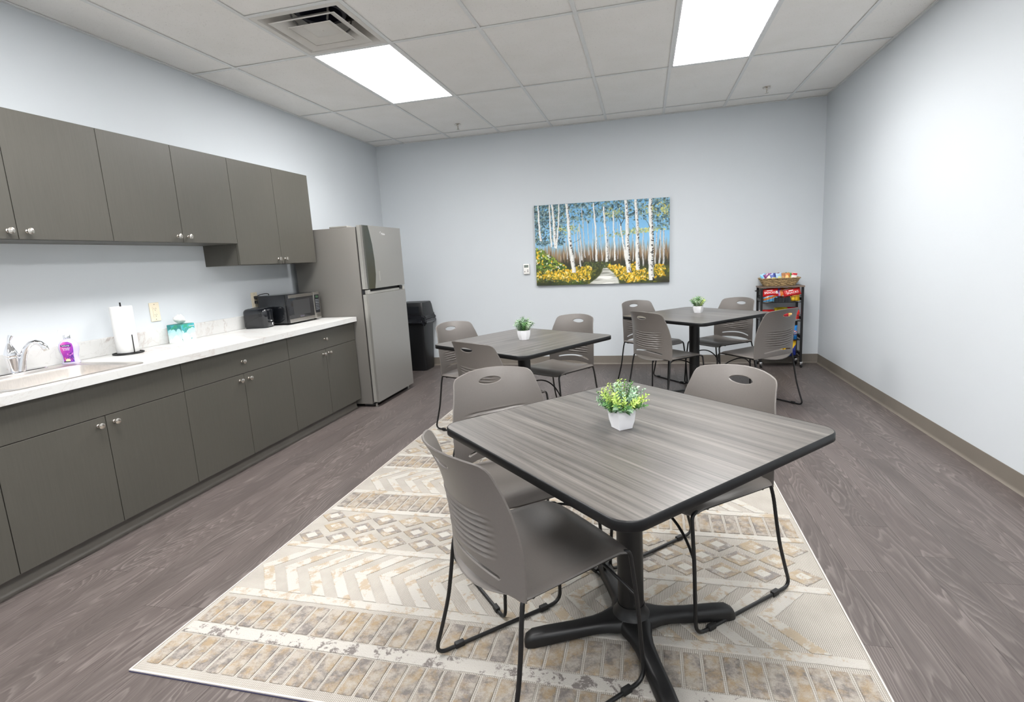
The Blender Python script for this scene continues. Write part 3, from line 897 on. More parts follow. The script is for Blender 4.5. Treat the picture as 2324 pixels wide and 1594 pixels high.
MB().box((0.1402, y1 - 0.064, zt - 0.056), (0.1408, y1 - 0.028, zt - 0.036)).build('display', 'green_lcd', cp)
kb = MB()
for r_ in range(7):
    for c_ in range(3):
        yy = y1 - 0.070 + c_ * 0.0175; zz = zt - 0.074 - r_ * 0.0142
        kb.box((0.1402, yy, zz), (0.1407, yy + 0.0105, zz + 0.0042))
kb.build('key_markings', 'key_grey', cp)
MB().bbox((0.1392, y1 - 0.076, zb + 0.008), (0.1435, y1 - 0.016, zb + 0.040), 0.002).build('open_button', 'steel_brushed', cp)
for sx in (-0.12, 0.09):
    for sy in (y0 + 0.03, y1 - 0.03):
        MB().lathe([(0.011, 0.0), (0.012, 0.0125)], c=(sx, sy, 0), seg=12).build('foot', 'rubber_black', mw, smooth=40)
tag(MB().tube(fillet([(0.02, -2.385, 1.10), (0.036, -2.36, 1.115), (0.045, -2.30, 1.122), (0.04, -2.25, 1.115), (0.022, -2.24, 1.09)], 0.02), 0.0035, 6).build('power_cord', 'rubber_black', None, smooth=60), 'black power cord looping up behind the microwave', 'cord')

# ------------------------------------------------------------------ refrigerator
fx, fy0, fy1 = 0.775, -1.880, -1.135
fr = thing('refrigerator', 'grey top-freezer refrigerator between the counter and the trash bin', 'refrigerator', (0.40, (fy0 + fy1) / 2, 0.0))
def W(lo, hi, name, mat, parent=fr, b=0.0, smooth=None):
    mb = MB()
    (mb.bbox(lo, hi, b) if b else mb.box(lo, hi))
    return mb.build(name, mat, parent, smooth=smooth, world=True)
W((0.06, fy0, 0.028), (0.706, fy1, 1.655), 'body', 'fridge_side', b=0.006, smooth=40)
W((0.44, fy0 + 0.02, 1.656), (0.62, fy0 + 0.10, 1.672), 'hinge_cover', 'fridge_trim', b=0.004)
W((0.62, fy0 + 0.01, 0.014), (0.715, fy1 - 0.01, 0.0275), 'plinth', 'dark_gap')
W((0.707, fy0 + 0.012, 0.05), (0.7195, fy1 - 0.012, 1.655), 'door_gasket', 'dark_gap')
def fdoor(z0, z1, name, scoop):
    d = W((0.720, fy0, z0), (fx - 0.022, fy1, z1), name, 'fridge_trim', b=0.002)
    ny, nz = 60, 60
    u, v = np.meshgrid(np.linspace(0, 1, ny), np.linspace(0, 1, nz))
    y = fy0 + u * (fy1 - fy0); z = z0 + v * (z1 - z0)
    x = np.full_like(y, fx)
    if scoop:
        t_ = (z - z0) / (z1 - z0)
        wsc = np.interp(t_, [0, 0.10, 0.22, 0.45, 0.7, 0.9, 1.0], [0.135, 0.155, 0.170, 0.172, 0.155, 0.125, 0.105])
        # snap a grid line to the scoop's edge so that it stays crisp
        ub = wsc / (fy1 - fy0)
        k = 22
        lin_u = np.arange(ny)
        uu = np.where(lin_u[None, :] <= k, lin_u[None, :] / k * ub, ub + (lin_u[None, :] - k - 0.12 * (lin_u[None, :] == k + 1)) / (ny - 1 - k) * (1 - ub))
        uu = np.where(lin_u[None, :] == k + 1, ub + 0.004, uu)
        y = fy0 + uu * (fy1 - fy0)
        s = np.clip(uu / ub, 0, 1)
        x = np.where(lin_u[None, :] <= k, fx - 0.016 * np.clip(s / 0.25, 0, 1) * (0.35 + 0.65 * np.sin(PI * np.clip(t_ * 0.9 + 0.1, 0, 1))) * (1 - s ** 2.2), fx)
    mbg = MB()
    vs = np.stack([x, y, z], -1).reshape(-1, 3).tolist()
    idx = np.arange(ny * nz).reshape(nz, ny)
    fs = np.stack([idx[:-1, :-1], idx[:-1, 1:], idx[1:, 1:], idx[1:, :-1]], -1).reshape(-1, 4).tolist()
    if scoop:            # hollow grip split off so a darker colour can carry its dark reflection
        rec = np.stack([idx[:-1, :k], idx[:-1, 1:k + 1], idx[1:, 1:k + 1], idx[1:, :k]], -1).reshape(-1, 4).tolist()
        fs = np.stack([idx[:-1, k:-1], idx[:-1, k + 1:], idx[1:, k + 1:], idx[1:, k:-1]], -1).reshape(-1, 4).tolist()
        MB().add(vs, rec).build('handle_recess', 'fridge_recess', d, smooth=50, world=True)
    mbg.add(vs, fs)
    # close the rim back to the door slab
    border = list(idx[0, :]) + list(idx[1:, -1]) + list(idx[-1, -2::-1]) + list(idx[-2:0:-1, 0])
    o = len(mbg.v); mbg.v += [(fx - 0.0225, vs[i][1], vs[i][2]) for i in border]
    nb = len(border)
    for i in range(nb): mbg.f.append((int(border[i]), int(border[(i + 1) % nb]), o + (i + 1) % nb, o + i))
    mbg.build('front_panel', 'fridge_front', d, smooth=35, world=True)
    return d
d1 = fdoor(1.100, 1.668, 'freezer_door', True)
d2 = fdoor(0.048, 1.052, 'door', False)
W((0.7135, fy0 + 0.004, 1.056), (0.742, fy1 - 0.004, 1.096), 'divider', 'dark_gap')
W((0.743, fy0 + 0.002, 1.0535), (0.772, fy0 + 0.045, 1.092), 'corner_trim', 'fridge_trim', b=0.002)
W((0.743, fy1 - 0.045, 1.0535), (0.772, fy1 - 0.002, 1.092), 'corner_trim', 'fridge_trim', b=0.002)
W((0.743, fy1 - 0.10, 1.060), (0.765, fy1 - 0.05, 1.0985), 'hinge', 'black_metal', b=0.002)
W((0.743, fy0 + 0.046, 1.0535), (0.760, fy1 - 0.046, 1.075), 'grip_ledge', 'fridge_trim', b=0.002)
R0 = fr.location
mdl = text_mesh('Midea', 0.030)
MB().add([(fx + 0.0008, -1.502 + p[0], 1.600 + p[1]) for p in mdl[0]], mdl[1]).build('lettering', 'white_print', d1, world=True)
arc = MB(); ou = []; inn = []
for k in range(9):
    a = math.radians(70 + 130 * k / 8)
    ou.append((fx + 0.0008, -1.545 + 0.017 * math.cos(a), 1.605 + 0.017 * math.sin(a)))
    w_ = 0.005 * math.sin(PI * k / 8)
    inn.append((fx + 0.0008, -1.545 + (0.017 - w_) * math.cos(a), 1.605 + (0.017 - w_) * math.sin(a)))
arc.add(ou + inn, [(k, k + 1, 9 + k + 1, 9 + k) for k in range(8)]).build('emblem', 'white_print', d1, world=True)
W((fx + 0.0002, -1.650, 1.165), (fx + 0.0009, -1.632, 1.255), 'sticker', 'fridge_trim', d1)
for yy in (fy0 + 0.035, fy1 - 0.035):
    MB().lathe([(0.018, 0.0), (0.018, 0.008), (0.011, 0.010), (0.011, 0.0285)], c=(0.725, yy, 0), seg=16).build('foot', 'steel_brushed', fr, smooth=40, world=True)
for yy in (fy0 + 0.06, fy1 - 0.06):
    MB().lathe([(0.016, 0.0), (0.016, 0.0285)], c=(0.14, yy, 0), seg=14).build('rear_foot', 'rubber_black', fr, smooth=40, world=True)

# ------------------------------------------------------------------ trash bin
tc = thing('trash_bin', 'tall black plastic trash bin with bag and swing lid behind the refrigerator', 'trash bin', (0.435, -0.205, 0.0))
def chrect(w, h, r, z): return [(x, y, z) for x, y in rrect(w, h, r, 2)]
MB().rings([chrect(0.28, 0.255, 0.035, 0.0), chrect(0.29, 0.265, 0.035, 0.02), chrect(0.335, 0.315, 0.035, 0.62), chrect(0.345, 0.325, 0.035, 0.645)]).build('bin', 'bin_plastic', tc, smooth=25)
rb = random.Random(5)
rs = []
n = 72
base = rrect(1, 1, 0.12, 17)
for k, (z, g) in enumerate([(0.575, 0.012), (0.585, 0.022), (0.605, 0.024), (0.63, 0.016), (0.655, 0.020), (0.675, 0.012), (0.685, 0.004)]):
    ring = []
    for j, (x, y) in enumerate(base):
        a = 2 * PI * j / len(base)
        wob = 0.006 * math.sin(5 * a + k * 1.7) + 0.005 * math.sin(11 * a - k * 2.1) + 0.003 * math.sin(23 * a + k)
        gg = g + wob
        ring.append((x * (0.345 + 2 * gg), y * (0.325 + 2 * gg), z + 0.010 * math.sin(3 * a + k) + (0.012 * math.sin(2 * a + 0.5) if k == 0 else 0)))
    rs.append(ring)
MB().rings(rs, True, False, False).build('bin_bag', 'bag_film', tc, smooth=60)
lid = MB().rings([chrect(0.352, 0.332, 0.03, 0.668), chrect(0.356, 0.336, 0.03, 0.69), chrect(0.335, 0.30, 0.03, 0.80), chrect(0.315, 0.27, 0.025, 0.838), chrect(0.29, 0.24, 0.02, 0.842)]).build('lid', 'bin_plastic', tc, smooth=30)
MB().add([(-0.12, -0.1655, 0.715), (0.12, -0.1655, 0.715), (0.118, -0.153, 0.795), (-0.118, -0.153, 0.795), (-0.12, -0.1705, 0.715), (0.12, -0.1705, 0.715), (0.118, -0.158, 0.795), (-0.118, -0.158, 0.795)],
         [(0, 1, 2, 3), (7, 6, 5, 4), (0, 4, 5, 1), (1, 5, 6, 2), (2, 6, 7, 3), (3, 7, 4, 0)]).build('swing_flap', 'black_satin', lid)
# ------------------------------------------------------------------ rug
RX, RY = 1.500, -4.930
rug = thing('area_rug', 'cream and tan patterned area rug with raised pile under the nearest table', 'rug', (RX, RY, 0.0), math.radians(-0.5))
RWd, RLn = 2.362, 3.064
MB().bbox((0, 0, 0.0003), (RWd, RLn, 0.006), 0.002).build('woven_ground', 'rug_weave', rug)
for q in (((-0.006, -0.006, 0.0002), (RWd + 0.006, 0.0, 0.0075)), ((-0.006, RLn, 0.0002), (RWd + 0.006, RLn + 0.006, 0.0075)), ((-0.006, 0, 0.0002), (0.0, RLn, 0.0075)), ((RWd, 0, 0.0002), (RWd + 0.006, RLn, 0.0075))):
    MB().box(*q).build('binding', 'rug_binding', rug)
MB().box((-0.004, -0.0075, 0.0001), (RWd + 0.004, -0.0062, 0.004)).build('backing_edge', 'rug_backing', rug)
PZ0, PZ1 = 0.006, 0.0095
def slab(poly, name, mat, bevel=0.004):
    """raised pile patch: polygon with a sloping edge"""
    c = Vector((sum(p[0] for p in poly) / len(poly), sum(p[1] for p in poly) / len(poly)))
    ins = []
    n = len(poly)
    for i in range(n):
        a, b, d = (Vector(poly[(i + k) % n]) for k in (-1, 0, 1))
        e1 = (b - a).normalized(); e2 = (d - b).normalized()
        n1 = Vector((-e1.y, e1.x)); n2 = Vector((-e2.y, e2.x))
        mv = (n1 + n2); mv = mv / max(0.3, mv.dot(n1)) if mv.length > 1e-6 else n1
        ins.append(b + mv * bevel)
    mb = MB().rings([[(p[0], p[1], PZ0) for p in poly], [(p[0], p[1], PZ1 - 0.0015) for p in poly], [(p.x, p.y, PZ1) for p in ins]], True, False, True)
    return mb
jr = random.Random(21)
def jag(poly, step=0.012, amp=0.0013):
    """subdivide an outline and make it slightly uneven, as tufts are"""
    out = []
    n = len(poly)
    for i in range(n):
        a = Vector(poly[i]); b = Vector(poly[(i + 1) % n]); k = max(1, int((b - a).length / step))
        d = (b - a).normalized(); nn = Vector((-d.y, d.x))
        for j in range(k):
            p = a.lerp(b, j / k)
            if j: p = p + nn * jr.uniform(-amp, amp)
            out.append((p.x, p.y))
    return out
def stripe(y0, y1, mat):
    mb = slab(jag([(0.012, y0), (RWd - 0.012, y0), (RWd - 0.012, y1), (0.012, y1)], 0.02), 'pile_stripe', mat)
    mb.build('pile_stripe', mat, rug)
def bars(y0, y1):
    n = 38; pitch = (RWd - 0.03) / n
    w = pitch * 0.80; h = y1 - y0
    mes = []
    for q in range(4):
        me = slab(jag([(-w / 2, 0.002), (-w / 2 + 0.005, 0), (w / 2 - 0.005, 0), (w / 2, 0.002), (w / 2, h - 0.002), (w / 2 - 0.005, h), (-w / 2 + 0.005, h), (-w / 2, h - 0.002)], 0.018), 'pile_bar', 'pile_bar').mesh('pile_bar')
        me.materials.append(MATS['pile_bar']); mes.append(me)
    for k in range(n): obj('pile_bar', mes[k % 4], None, rug, (0.015 + pitch * (k + 0.5), y0, 0))
def diamonds(y0, y1):
    hw, hh = 0.070, 0.056
    me = MB()
    pts = [(-hw, 0), (0, -hh), (hw, 0), (0, hh)]
    ou = slab(jag(pts, 0.016), '', '').mesh('pile_diamond'); ou.materials.append(MATS['pile_diamond'])
    k2 = 0.5
    mi = MB().rings([[(x * k2, y * k2, PZ1 - 0.0002) for x, y in pts], [(x * k2 * 0.92, y * k2 * 0.92, PZ1 + 0.0010) for x, y in pts]], True, False, True).mesh('pile_centre')
    mi.materials.append(MATS['pile_cream'])
    ym = (y0 + y1) / 2; rows = [ym - 0.097, ym, ym + 0.097]
    for r_, y in enumerate(rows):
        px = 0.147; off = 0.075 if r_ % 2 == 0 else 0.075 + px / 2
        x = off
        while x < RWd - hw:
            o = obj('pile_diamond', ou, None, rug, (x, y, 0))
            obj('pile_centre', mi, None, o)
            x += px
def chevrons(y0, y1):
    ym = (y0 + y1) / 2; hh = (y1 - y0) / 2 - 0.002; w = 0.058; dx = 0.135; pitch = 0.114
    full = [(0, 0), (dx, -hh), (dx + w, -hh), (w, 0), (dx + w, hh), (dx, hh)]
    # two arms share the apex line
    me = MB()
    for s in (-1, 1):
        poly = [(0, 0), (dx, s * hh), (dx + w, s * hh), (w, 0)]
        if s == 1: poly = poly[::-1]
        sub = slab(jag(poly, 0.03), '', '', 0.003); me.add(sub.v, sub.f)
    mesh = me.mesh('pile_chevron'); mesh.materials.append(MATS['pile_cream'])
    x = 0.012
    while x + dx + w < RWd - 0.008:
        obj('pile_chevron', mesh, None, rug, (x, ym, 0)); x += pitch
Y = lambda a: a + 4.930
half = [('bars', -4.896, -4.753), ('stripeG', -4.746, -4.692), ('bars', -4.686, -4.543), ('stripe', -4.523, -4.482), ('chev', -4.480, -4.164), ('stripe', -4.162, -4.125), ('dia', -4.125, -3.806), ('stripe', -3.806, -3.769), ('bars', -3.764, -3.597), ('stripe', -3.592, -3.554)]
allb = list(half) + [('chev', -3.552, -3.244)] + [(k, -6.796 - b, -6.796 - a) for k, a, b in reversed(half)]
for k, a, b in allb:
    if k == 'bars': bars(Y(a), Y(b))
    elif k == 'stripe': stripe(Y(a), Y(b), 'pile_cream')
    elif k == 'stripeG': stripe(Y(a), Y(b), 'pile_stripe')
    elif k == 'chev': chevrons(Y(a), Y(b))
    else: diamonds(Y(a), Y(b))

RUGZ = 0.0098
# ------------------------------------------------------------------ tables
TZ = 0.742
def make_table(loc, rz, base_rz, label, zf=0.0):
    t = thing('dining_table', label, 'table', (loc[0], loc[1], zf), rz, 'square grey tables')
    s = 0.900
    zt = TZ - zf
    top = MB().rings([[(x, y, z) for x, y in rrect(s - 2 * i, s - 2 * i, 0.062 - i, 8)] for z, i in ((zt - 0.024, 0.002), (zt - 0.004, 0.004), (zt, 0.004))]).build('tabletop', 'table_laminate', t)
    ring_o = lambda z, i: [(x, y, z) for x, y in rrect(s - 2 * i, s - 2 * i, 0.062 - i, 8)]
    MB().rings([ring_o(zt - 0.0245, 0.0045), ring_o(zt - 0.026, 0.002), ring_o(zt - 0.024, 0.0), ring_o(zt - 0.003, 0.0), ring_o(zt - 0.0002, 0.0018), ring_o(zt + 0.0006, 0.004), ring_o(zt - 0.0006, 0.0045)], True, False, False).build('edge_band', 'black_edge', top, smooth=60)
    sp_ = MB().bbox((-0.17, -0.17, zt - 0.036), (0.17, 0.17, zt - 0.0245), 0.004).build('mounting_plate', 'black_metal', t)
    MB().lathe([(0.044, 0.04), (0.0435, 0.06), (0.0435, zt - 0.037)], seg=32).build('column', 'black_metal', t, smooth=50)
    b = base_rz - rz
    hub = MB().lathe([(0.075, 0.045), (0.072, 0.06), (0.058, 0.078), (0.048, 0.095), (0.046, 0.11)], seg=32).build('hub', 'black_metal', t, smooth=50)
    for k in range(4):
        a = b + k * PI / 2
        rs = []
        for r_, w, z1, z0 in ((0.030, 0.058, 0.078, 0.038), (0.065, 0.050, 0.071, 0.034), (0.095, 0.038, 0.065, 0.031), (0.13, 0.031, 0.060, 0.027), (0.20, 0.028, 0.054, 0.018), (0.30, 0.0275, 0.050, 0.008), (0.345, 0.026, 0.046, 0.002), (0.366, 0.021, 0.034, 0.0005), (0.374, 0.014, 0.016, 0.0005)):
            sec = []
            for y, z in ((-w, z0), (-w, z0 + (z1 - z0) * 0.62), (-w * 0.78, z1 - 0.003), (-w * 0.45, z1), (w * 0.45, z1), (w * 0.78, z1 - 0.003), (w, z0 + (z1 - z0) * 0.62), (w, z0)):
                sec.append((r_ * math.cos(a) - y * math.sin(a), r_ * math.sin(a) + y * math.cos(a), z))
            rs.append(sec)
        MB().rings(rs).build('foot', 'black_metal', t, smooth=50)
    return t
D = math.radians
make_table((3.139, -4.484), D(-43.2), D(20.0), 'nearest square grey wood-grain table, standing on the patterned rug', RUGZ)
make_table((2.372, -2.668), D(58.0), D(40), 'square grey table between the refrigerator and the painting wall', RUGZ)
make_table((3.615, -1.430), D(-45.0), D(0), 'farthest square grey table, set before the snack cart')

# ------------------------------------------------------------------ chairs: local +x is forward, +y the sitter's left
def tri2d(outer, holes, grid):
    """constrained triangulation of an outline with holes plus inner sample points"""
    pts = []; edges = []
    loops = [outer] + holes
    for lp in loops:
        o = len(pts); n = len(lp)
        pts += [Vector(p) for p in lp]
        edges += [(o + i, o + (i + 1) % n) for i in range(n)]
    def inside(p, lp):
        c = False; n = len(lp); j = n - 1
        for i in range(n):
            xi, yi = lp[i]; xj, yj = lp[j]
            if (yi > p[1]) != (yj > p[1]) and p[0] < (xj - xi) * (p[1] - yi) / (yj - yi) + xi: c = not c
            j = i
        return c
    def near(p, lp, d):
        n = len(lp)
        for i in range(n):
            a = Vector(lp[i]); b = Vector(lp[(i + 1) % n]); q = Vector(p); ab = b - a
            t_ = max(0, min(1, (q - a).dot(ab) / max(ab.length_squared, 1e-12)))
            if (a + ab * t_ - q).length < d: return True
        return False
    gp = [g for g in grid if inside(g, outer) and not any(inside(g, h) for h in holes) and not any(near(g, lp, 0.0045) for lp in loops)]
    pts += [Vector(g) for g in gp]
    v2, e2, f2, *_ = delaunay_2d_cdt(pts, edges, [], 0, 1e-6)
    fs = []
    for f in f2:
        c = ((v2[f[0]].x + v2[f[1]].x + v2[f[2]].x) / 3, (v2[f[0]].y + v2[f[1]].y + v2[f[2]].y) / 3)
        if inside(c, outer) and not any(inside(c, h) for h in holes): fs.append(tuple(f))
    return [tuple(v) for v in v2], fs
def smoothstep(a, b, x):
    t_ = max(0.0, min(1.0, (x - a) / (b - a))); return t_ * t_ * (3 - 2 * t_)
def shell(v2, f2, pos, thick_dir, th):
    """give a mapped sheet thickness"""
    n = len(v2)
    A = [Vector(pos(*p)) for p in v2]
    B = [a + Vector(thick_dir(*p)) * th for a, p in zip(A, v2)]
    ec = {}
    for f in f2:
        for i in range(3):
            e_ = (f[i], f[(i + 1) % 3]); ec[e_] = ec.get(e_, 0) + 1
    mb = MB()
    mb.v = [tuple(a) for a in A] + [tuple(b) for b in B]
    mb.f = [f for f in f2] + [tuple(n + i for i in reversed(f)) for f in f2]
    bd = [e_ for e_ in ec if (e_[1], e_[0]) not in ec]
    nr = {}
    for a, b in bd:                                  # outward normals along the rim give it a rounded lip
        d = Vector((v2[b][0] - v2[a][0], v2[b][1] - v2[a][1]))
        d = Vector((d.y, -d.x)).normalized() if d.length > 0 else Vector((0, 0))
        for q in (a, b): nr[q] = nr.get(q, Vector((0, 0))) + d
    mid = {}
    for q, d in nr.items():
        d = d.normalized() * th * 0.45
        p2 = (v2[q][0] + d.x, v2[q][1] + d.y)
        mid[q] = len(mb.v)
        mb.v.append(tuple(Vector(pos(*p2)) + Vector(thick_dir(*p2)) * th * 0.5))
    for a, b in bd:
        mb.f.append((a, b, mid[b], mid[a])); mb.f.append((mid[a], mid[b], n + b, n + a))
    return mb
def ellipse(cx, cy, a, b, n=28, pw=2.0):
    return [(cx + a * math.copysign(abs(math.cos(t_)) ** (2 / pw), math.cos(t_)), cy + b * math.copysign(abs(math.sin(t_)) ** (2 / pw), math.sin(t_))) for t_ in (2 * PI * k / n for k in range(n))]
# backrest outline in (y, z)
BK = [(0.2225, 0.430), (0.2240, 0.47), (0.2240, 0.52), (0.2235, 0.57), (0.2205, 0.62), (0.2120, 0.67), (0.2000, 0.72), (0.1900, 0.760)]
right = [(-y, z) for y, z in BK]
left = BK
topc = [(0.1865, 0.778), (0.1815, 0.790), (0.1725, 0.7985), (0.160, 0.8025), (0.13, 0.8075), (0.09, 0.8125), (0.045, 0.8155), (0.0, 0.8165)]
outer = left + topc + [(-y, z) for y, z in reversed(topc[:-1])] + right[::-1]
bot = [(-0.206, 0.430), (-0.196, 0.434), (-0.16, 0.4385), (-0.11, 0.443), (-0.055, 0.446), (0.0, 0.447), (0.055, 0.446), (0.11, 0.443), (0.16, 0.4385), (0.196, 0.434), (0.206, 0.430)]
outer = outer + bot
hole = ellipse(0.0, 0.7665, 0.055, 0.0165, 30)
slot_t = [(y, 0.4985 - 0.35 * y * y * 2.2) for y in np.linspace(-0.150, 0.150, 21)]
slot = [(-0.158, 0.4740)] + [(float(y), float(z)) for y, z in slot_t] + [(0.158, 0.4740)] + [(float(y), float(0.4825 - 0.77 * y * y * 0.9)) for y in np.linspace(0.150, -0.150, 21)]
grid = [(y, z) for y in np.arange(-0.216, 0.217, 0.012) for z in np.concatenate([np.arange(0.44, 0.505, 0.012), np.arange(0.507, 0.66, 0.0040), np.arange(0.668, 0.82, 0.012)])]
v2, f2 = tri2d(outer, [hole, slot], [(float(a), float(b)) for a, b in grid])
def back_pos(y, z):
    t_ = (z - 0.430) / 0.386
    x = -0.178 - 0.080 * max(0, t_) ** 2.9
    hw_ = 0.224 - 0.036 * smoothstep(0.45, 1.0, t_)
    x -= 0.064 * (1 - min(1.1, abs(y) / hw_) ** 2.0)
    # lumbar ribs
    zc = z - 0.25 * y * y
    msk = smoothstep(0.165, 0.110, abs(y) + 0.10 * abs(zc - 0.58)) if abs(y) < 0.165 else 0.0
    msk *= smoothstep(0.508, 0.520, zc) * smoothstep(0.652, 0.640, zc)
    x -= 0.0036 * msk * math.sin((zc - 0.510) / 0.0180 * 2 * PI)
    return (x, y, z)
def back_dir(y, z):
    return Vector((-1.0, y * 2.4, -0.15)).normalized()
BACK = shell(v2, f2, back_pos, back_dir, 0.0065).mesh('backrest', 38)
# seat: outline in (x, y)
half_s = [(-0.250, 0.020), (-0.246, 0.06), (-0.235, 0.105), (-0.218, 0.15), (-0.200, 0.190), (-0.188, 0.2125), (-0.176, 0.2225), (-0.150, 0.2215), (-0.10, 0.2185), (-0.04, 0.2145), (0.03, 0.2095), (0.10, 0.2045), (0.150, 0.2005), (0.175, 0.1965), (0.190, 0.188), (0.199, 0.172), (0.204, 0.14), (0.2065, 0.09), (0.2075, 0.04)]
outs = half_s + [(x, -y) for x, y in reversed(half_s)]
gs = [(x, y) for x in np.arange(-0.25, 0.21, 0.014) for y in np.arange(-0.215, 0.216, 0.014)]
v2s, f2s = tri2d(outs, [], [(float(a), float(b)) for a, b in gs])
def seat_pos(x, y):
    ex = abs(y) / 0.21
    z = 0.4485
    z -= 0.020 * max(0, 1 - ex ** 2.2) * smoothstep(0.17, 0.02, x) * 0.9
    z -= 0.030 * smoothstep(0.125, 0.21, x) ** 1.5
    z -= 0.012 * smoothstep(-0.11, -0.24, x) * max(0, 1 - ex ** 2)
    z -= 0.009 * smoothstep(0.90, 1.02, abs(y) / (0.2225 - 0.06 * max(0, x + 0.15)))
    return (x, y, z)
SEAT = shell(v2s, f2s, seat_pos, lambda x, y: (0, 0, -1), 0.0065).mesh('seat', 38)
TR = 0.0066
def side_path(s):
    P = [(-0.168, s * 0.2085, 0.4290), (-0.186, s * 0.2130, 0.4290), (-0.196, s * 0.2190, 0.380), (-0.206, s * 0.2240, 0.30), (-0.222, s * 0.2290, 0.20), (-0.252, s * 0.2345, 0.095), (-0.283, s * 0.2370, TR), (0.214, s * 0.2230, TR), (0.206, s * 0.2100, 0.25), (0.196, s * 0.1900, 0.4240), (0.15, s * 0.1900, 0.4290), (-0.168, s * 0.2085, 0.4290)]
    return fillet(P, [0, 0.012, 0.03, 0.03, 0.04, 0.04, 0.045, 0.045, 0.04, 0.030, 0.02, 0], 6)
SIDE = {s: MB().tube(side_path(s), TR, 8).mesh('sled_frame', 60) for s in (-1, 1)}
BRACE = MB().tube([(0.2075 - 0.05 * (1 - (y / 0.2088) ** 2), y, 0.275 + 0.085 * (1 - (y / 0.2088) ** 2)) for y in np.linspace(-0.2088, 0.2088, 17)], 0.0052, 8).mesh('front_brace', 60)
RBAR = MB().tube([(-0.150, -0.2075, 0.4230), (-0.146, -0.10, 0.4150), (-0.145, 0.10, 0.4150), (-0.150, 0.2075, 0.4230)], 0.0052, 8).mesh('seat_bar', 60)
FBAR = MB().tube([(0.120, -0.1920, 0.4230), (0.118, 0.0, 0.4200), (0.120, 0.1920, 0.4230)], 0.0052, 8).mesh('seat_bar', 60)
GL = MB().bbox((-0.017, -0.009, 0.0), (0.017, 0.009, 0.019), 0.003).mesh('glide', 40)
def make_chair(name, label):
    t = thing(name, label, 'chair', (0, 0, 0), 0, 'taupe plastic sled-base chairs')
    obj('seat', SEAT, 'chair_plastic', t)
    b = obj('backrest', BACK, 'chair_plastic', t)
    for s in (-1, 1):
        f = obj('sled_frame', SIDE[s], 'black_metal', t)
        obj('glide', GL, 'rubber_black', f, (-0.195, s * 0.2348, 0.0))
        obj('glide', GL, 'rubber_black', f, (0.140, s * 0.2252, 0.0))
        scr = MB().lathe([(0.0045, 0.0), (0.0045, 0.0015), (0.002, 0.0022)], c=(0, 0, 0), seg=10, axis='y').mesh('screw', 40)
    obj('front_brace', BRACE, 'black_metal', t)
    obj('seat_bar', RBAR, 'black_metal', t); obj('seat_bar', FBAR, 'black_metal', t)
    return t
CH = [  # x, y, facing, floor height, label
 (2.874, -4.688, 43.9, RUGZ, 'nearest taupe plastic chair, its back turned to the viewer, at the near table'),
 (3.354, -4.177, 223.3, RUGZ, 'taupe chair at the near table on the bare wall side, seat under the tabletop'),
 (2.722, -4.206, -48.7, RUGZ, 'taupe chair at the near table on the refrigerator side, backrest above the tabletop edge'),
 (3.379, -1.670, 41.8, 0.005, 'taupe chair at the farthest table, back turned to the viewer, away from the cart'),
 (4.068, -1.612, 130.4, 0.0, 'taupe chair in front of the snack cart, partly hiding the shelves'),
 (3.871, -1.002, 219.6, 0.0, 'taupe chair at the farthest table between the plant and the snack cart'),
 (3.280, -0.976, -48.7, 0.0, 'taupe chair at the farthest table below the corner of the painting'),
 (1.939, -2.377, -27.0, RUGZ, 'taupe chair nearest to the trash bin at the middle table'),
 (2.302, -2.967, 59.8, RUGZ, 'taupe chair at the middle table seen from behind, just past the near table'),
 (2.517, -2.197, 238.8, RUGZ, 'taupe chair at the middle table below the painting, facing the viewer'),
]
proto = None
for x, y, a, z, lb in CH:
    if proto is None:
        proto = make_chair('dining_chair', lb); proto.location = (x, y, z); proto.rotation_euler = (0, 0, D(a))
    else:
        c = dup(proto, (x, y, z), D(a), lb)
        if z == 0.005: c.rotation_euler = (0, D(1.1), D(a))      # hind corner stands on the rug's edge

# ------------------------------------------------------------------ potted plants
def pot_mesh(n, r0, r1, h, name='pot'):
    prof = [(0.0, r0), (0.10, r0 * 1.04), (0.35, r0 + (r1 - r0) * 0.62), (0.7, r0 + (r1 - r0) * 0.93), (1.0, r1)]
    rs = [[(r * math.cos(2 * PI * (k + 0.5) / n), r * math.sin(2 * PI * (k + 0.5) / n), t_ * h) for k in range(n)] for t_, r in prof]
    inn = [[(r * math.cos(2 * PI * (k + 0.5) / n), r * math.sin(2 * PI * (k + 0.5) / n), z) for k in range(n)] for r, z in ((r1 * 0.93, h), (r1 * 0.88, h * 0.80))]
    return MB().rings(rs + inn, True, True, True)
def leaf(mb, base, d, up, ln, w):
    d = d.normalized(); s = d.cross(up)
    s = s.normalized() if s.length > 1e-4 else Vector((1, 0, 0))
    n_ = s.cross(d).normalized()
    mid = base + d * ln * 0.5 + n_ * ln * 0.12
    tip = base + d * ln - n_ * ln * 0.05
    mb.add([base, mid + s * w, tip, mid - s * w, mid - n_ * w * 0.25], [(0, 4, 1), (1, 4, 2), (2, 4, 3), (3, 4, 0)])
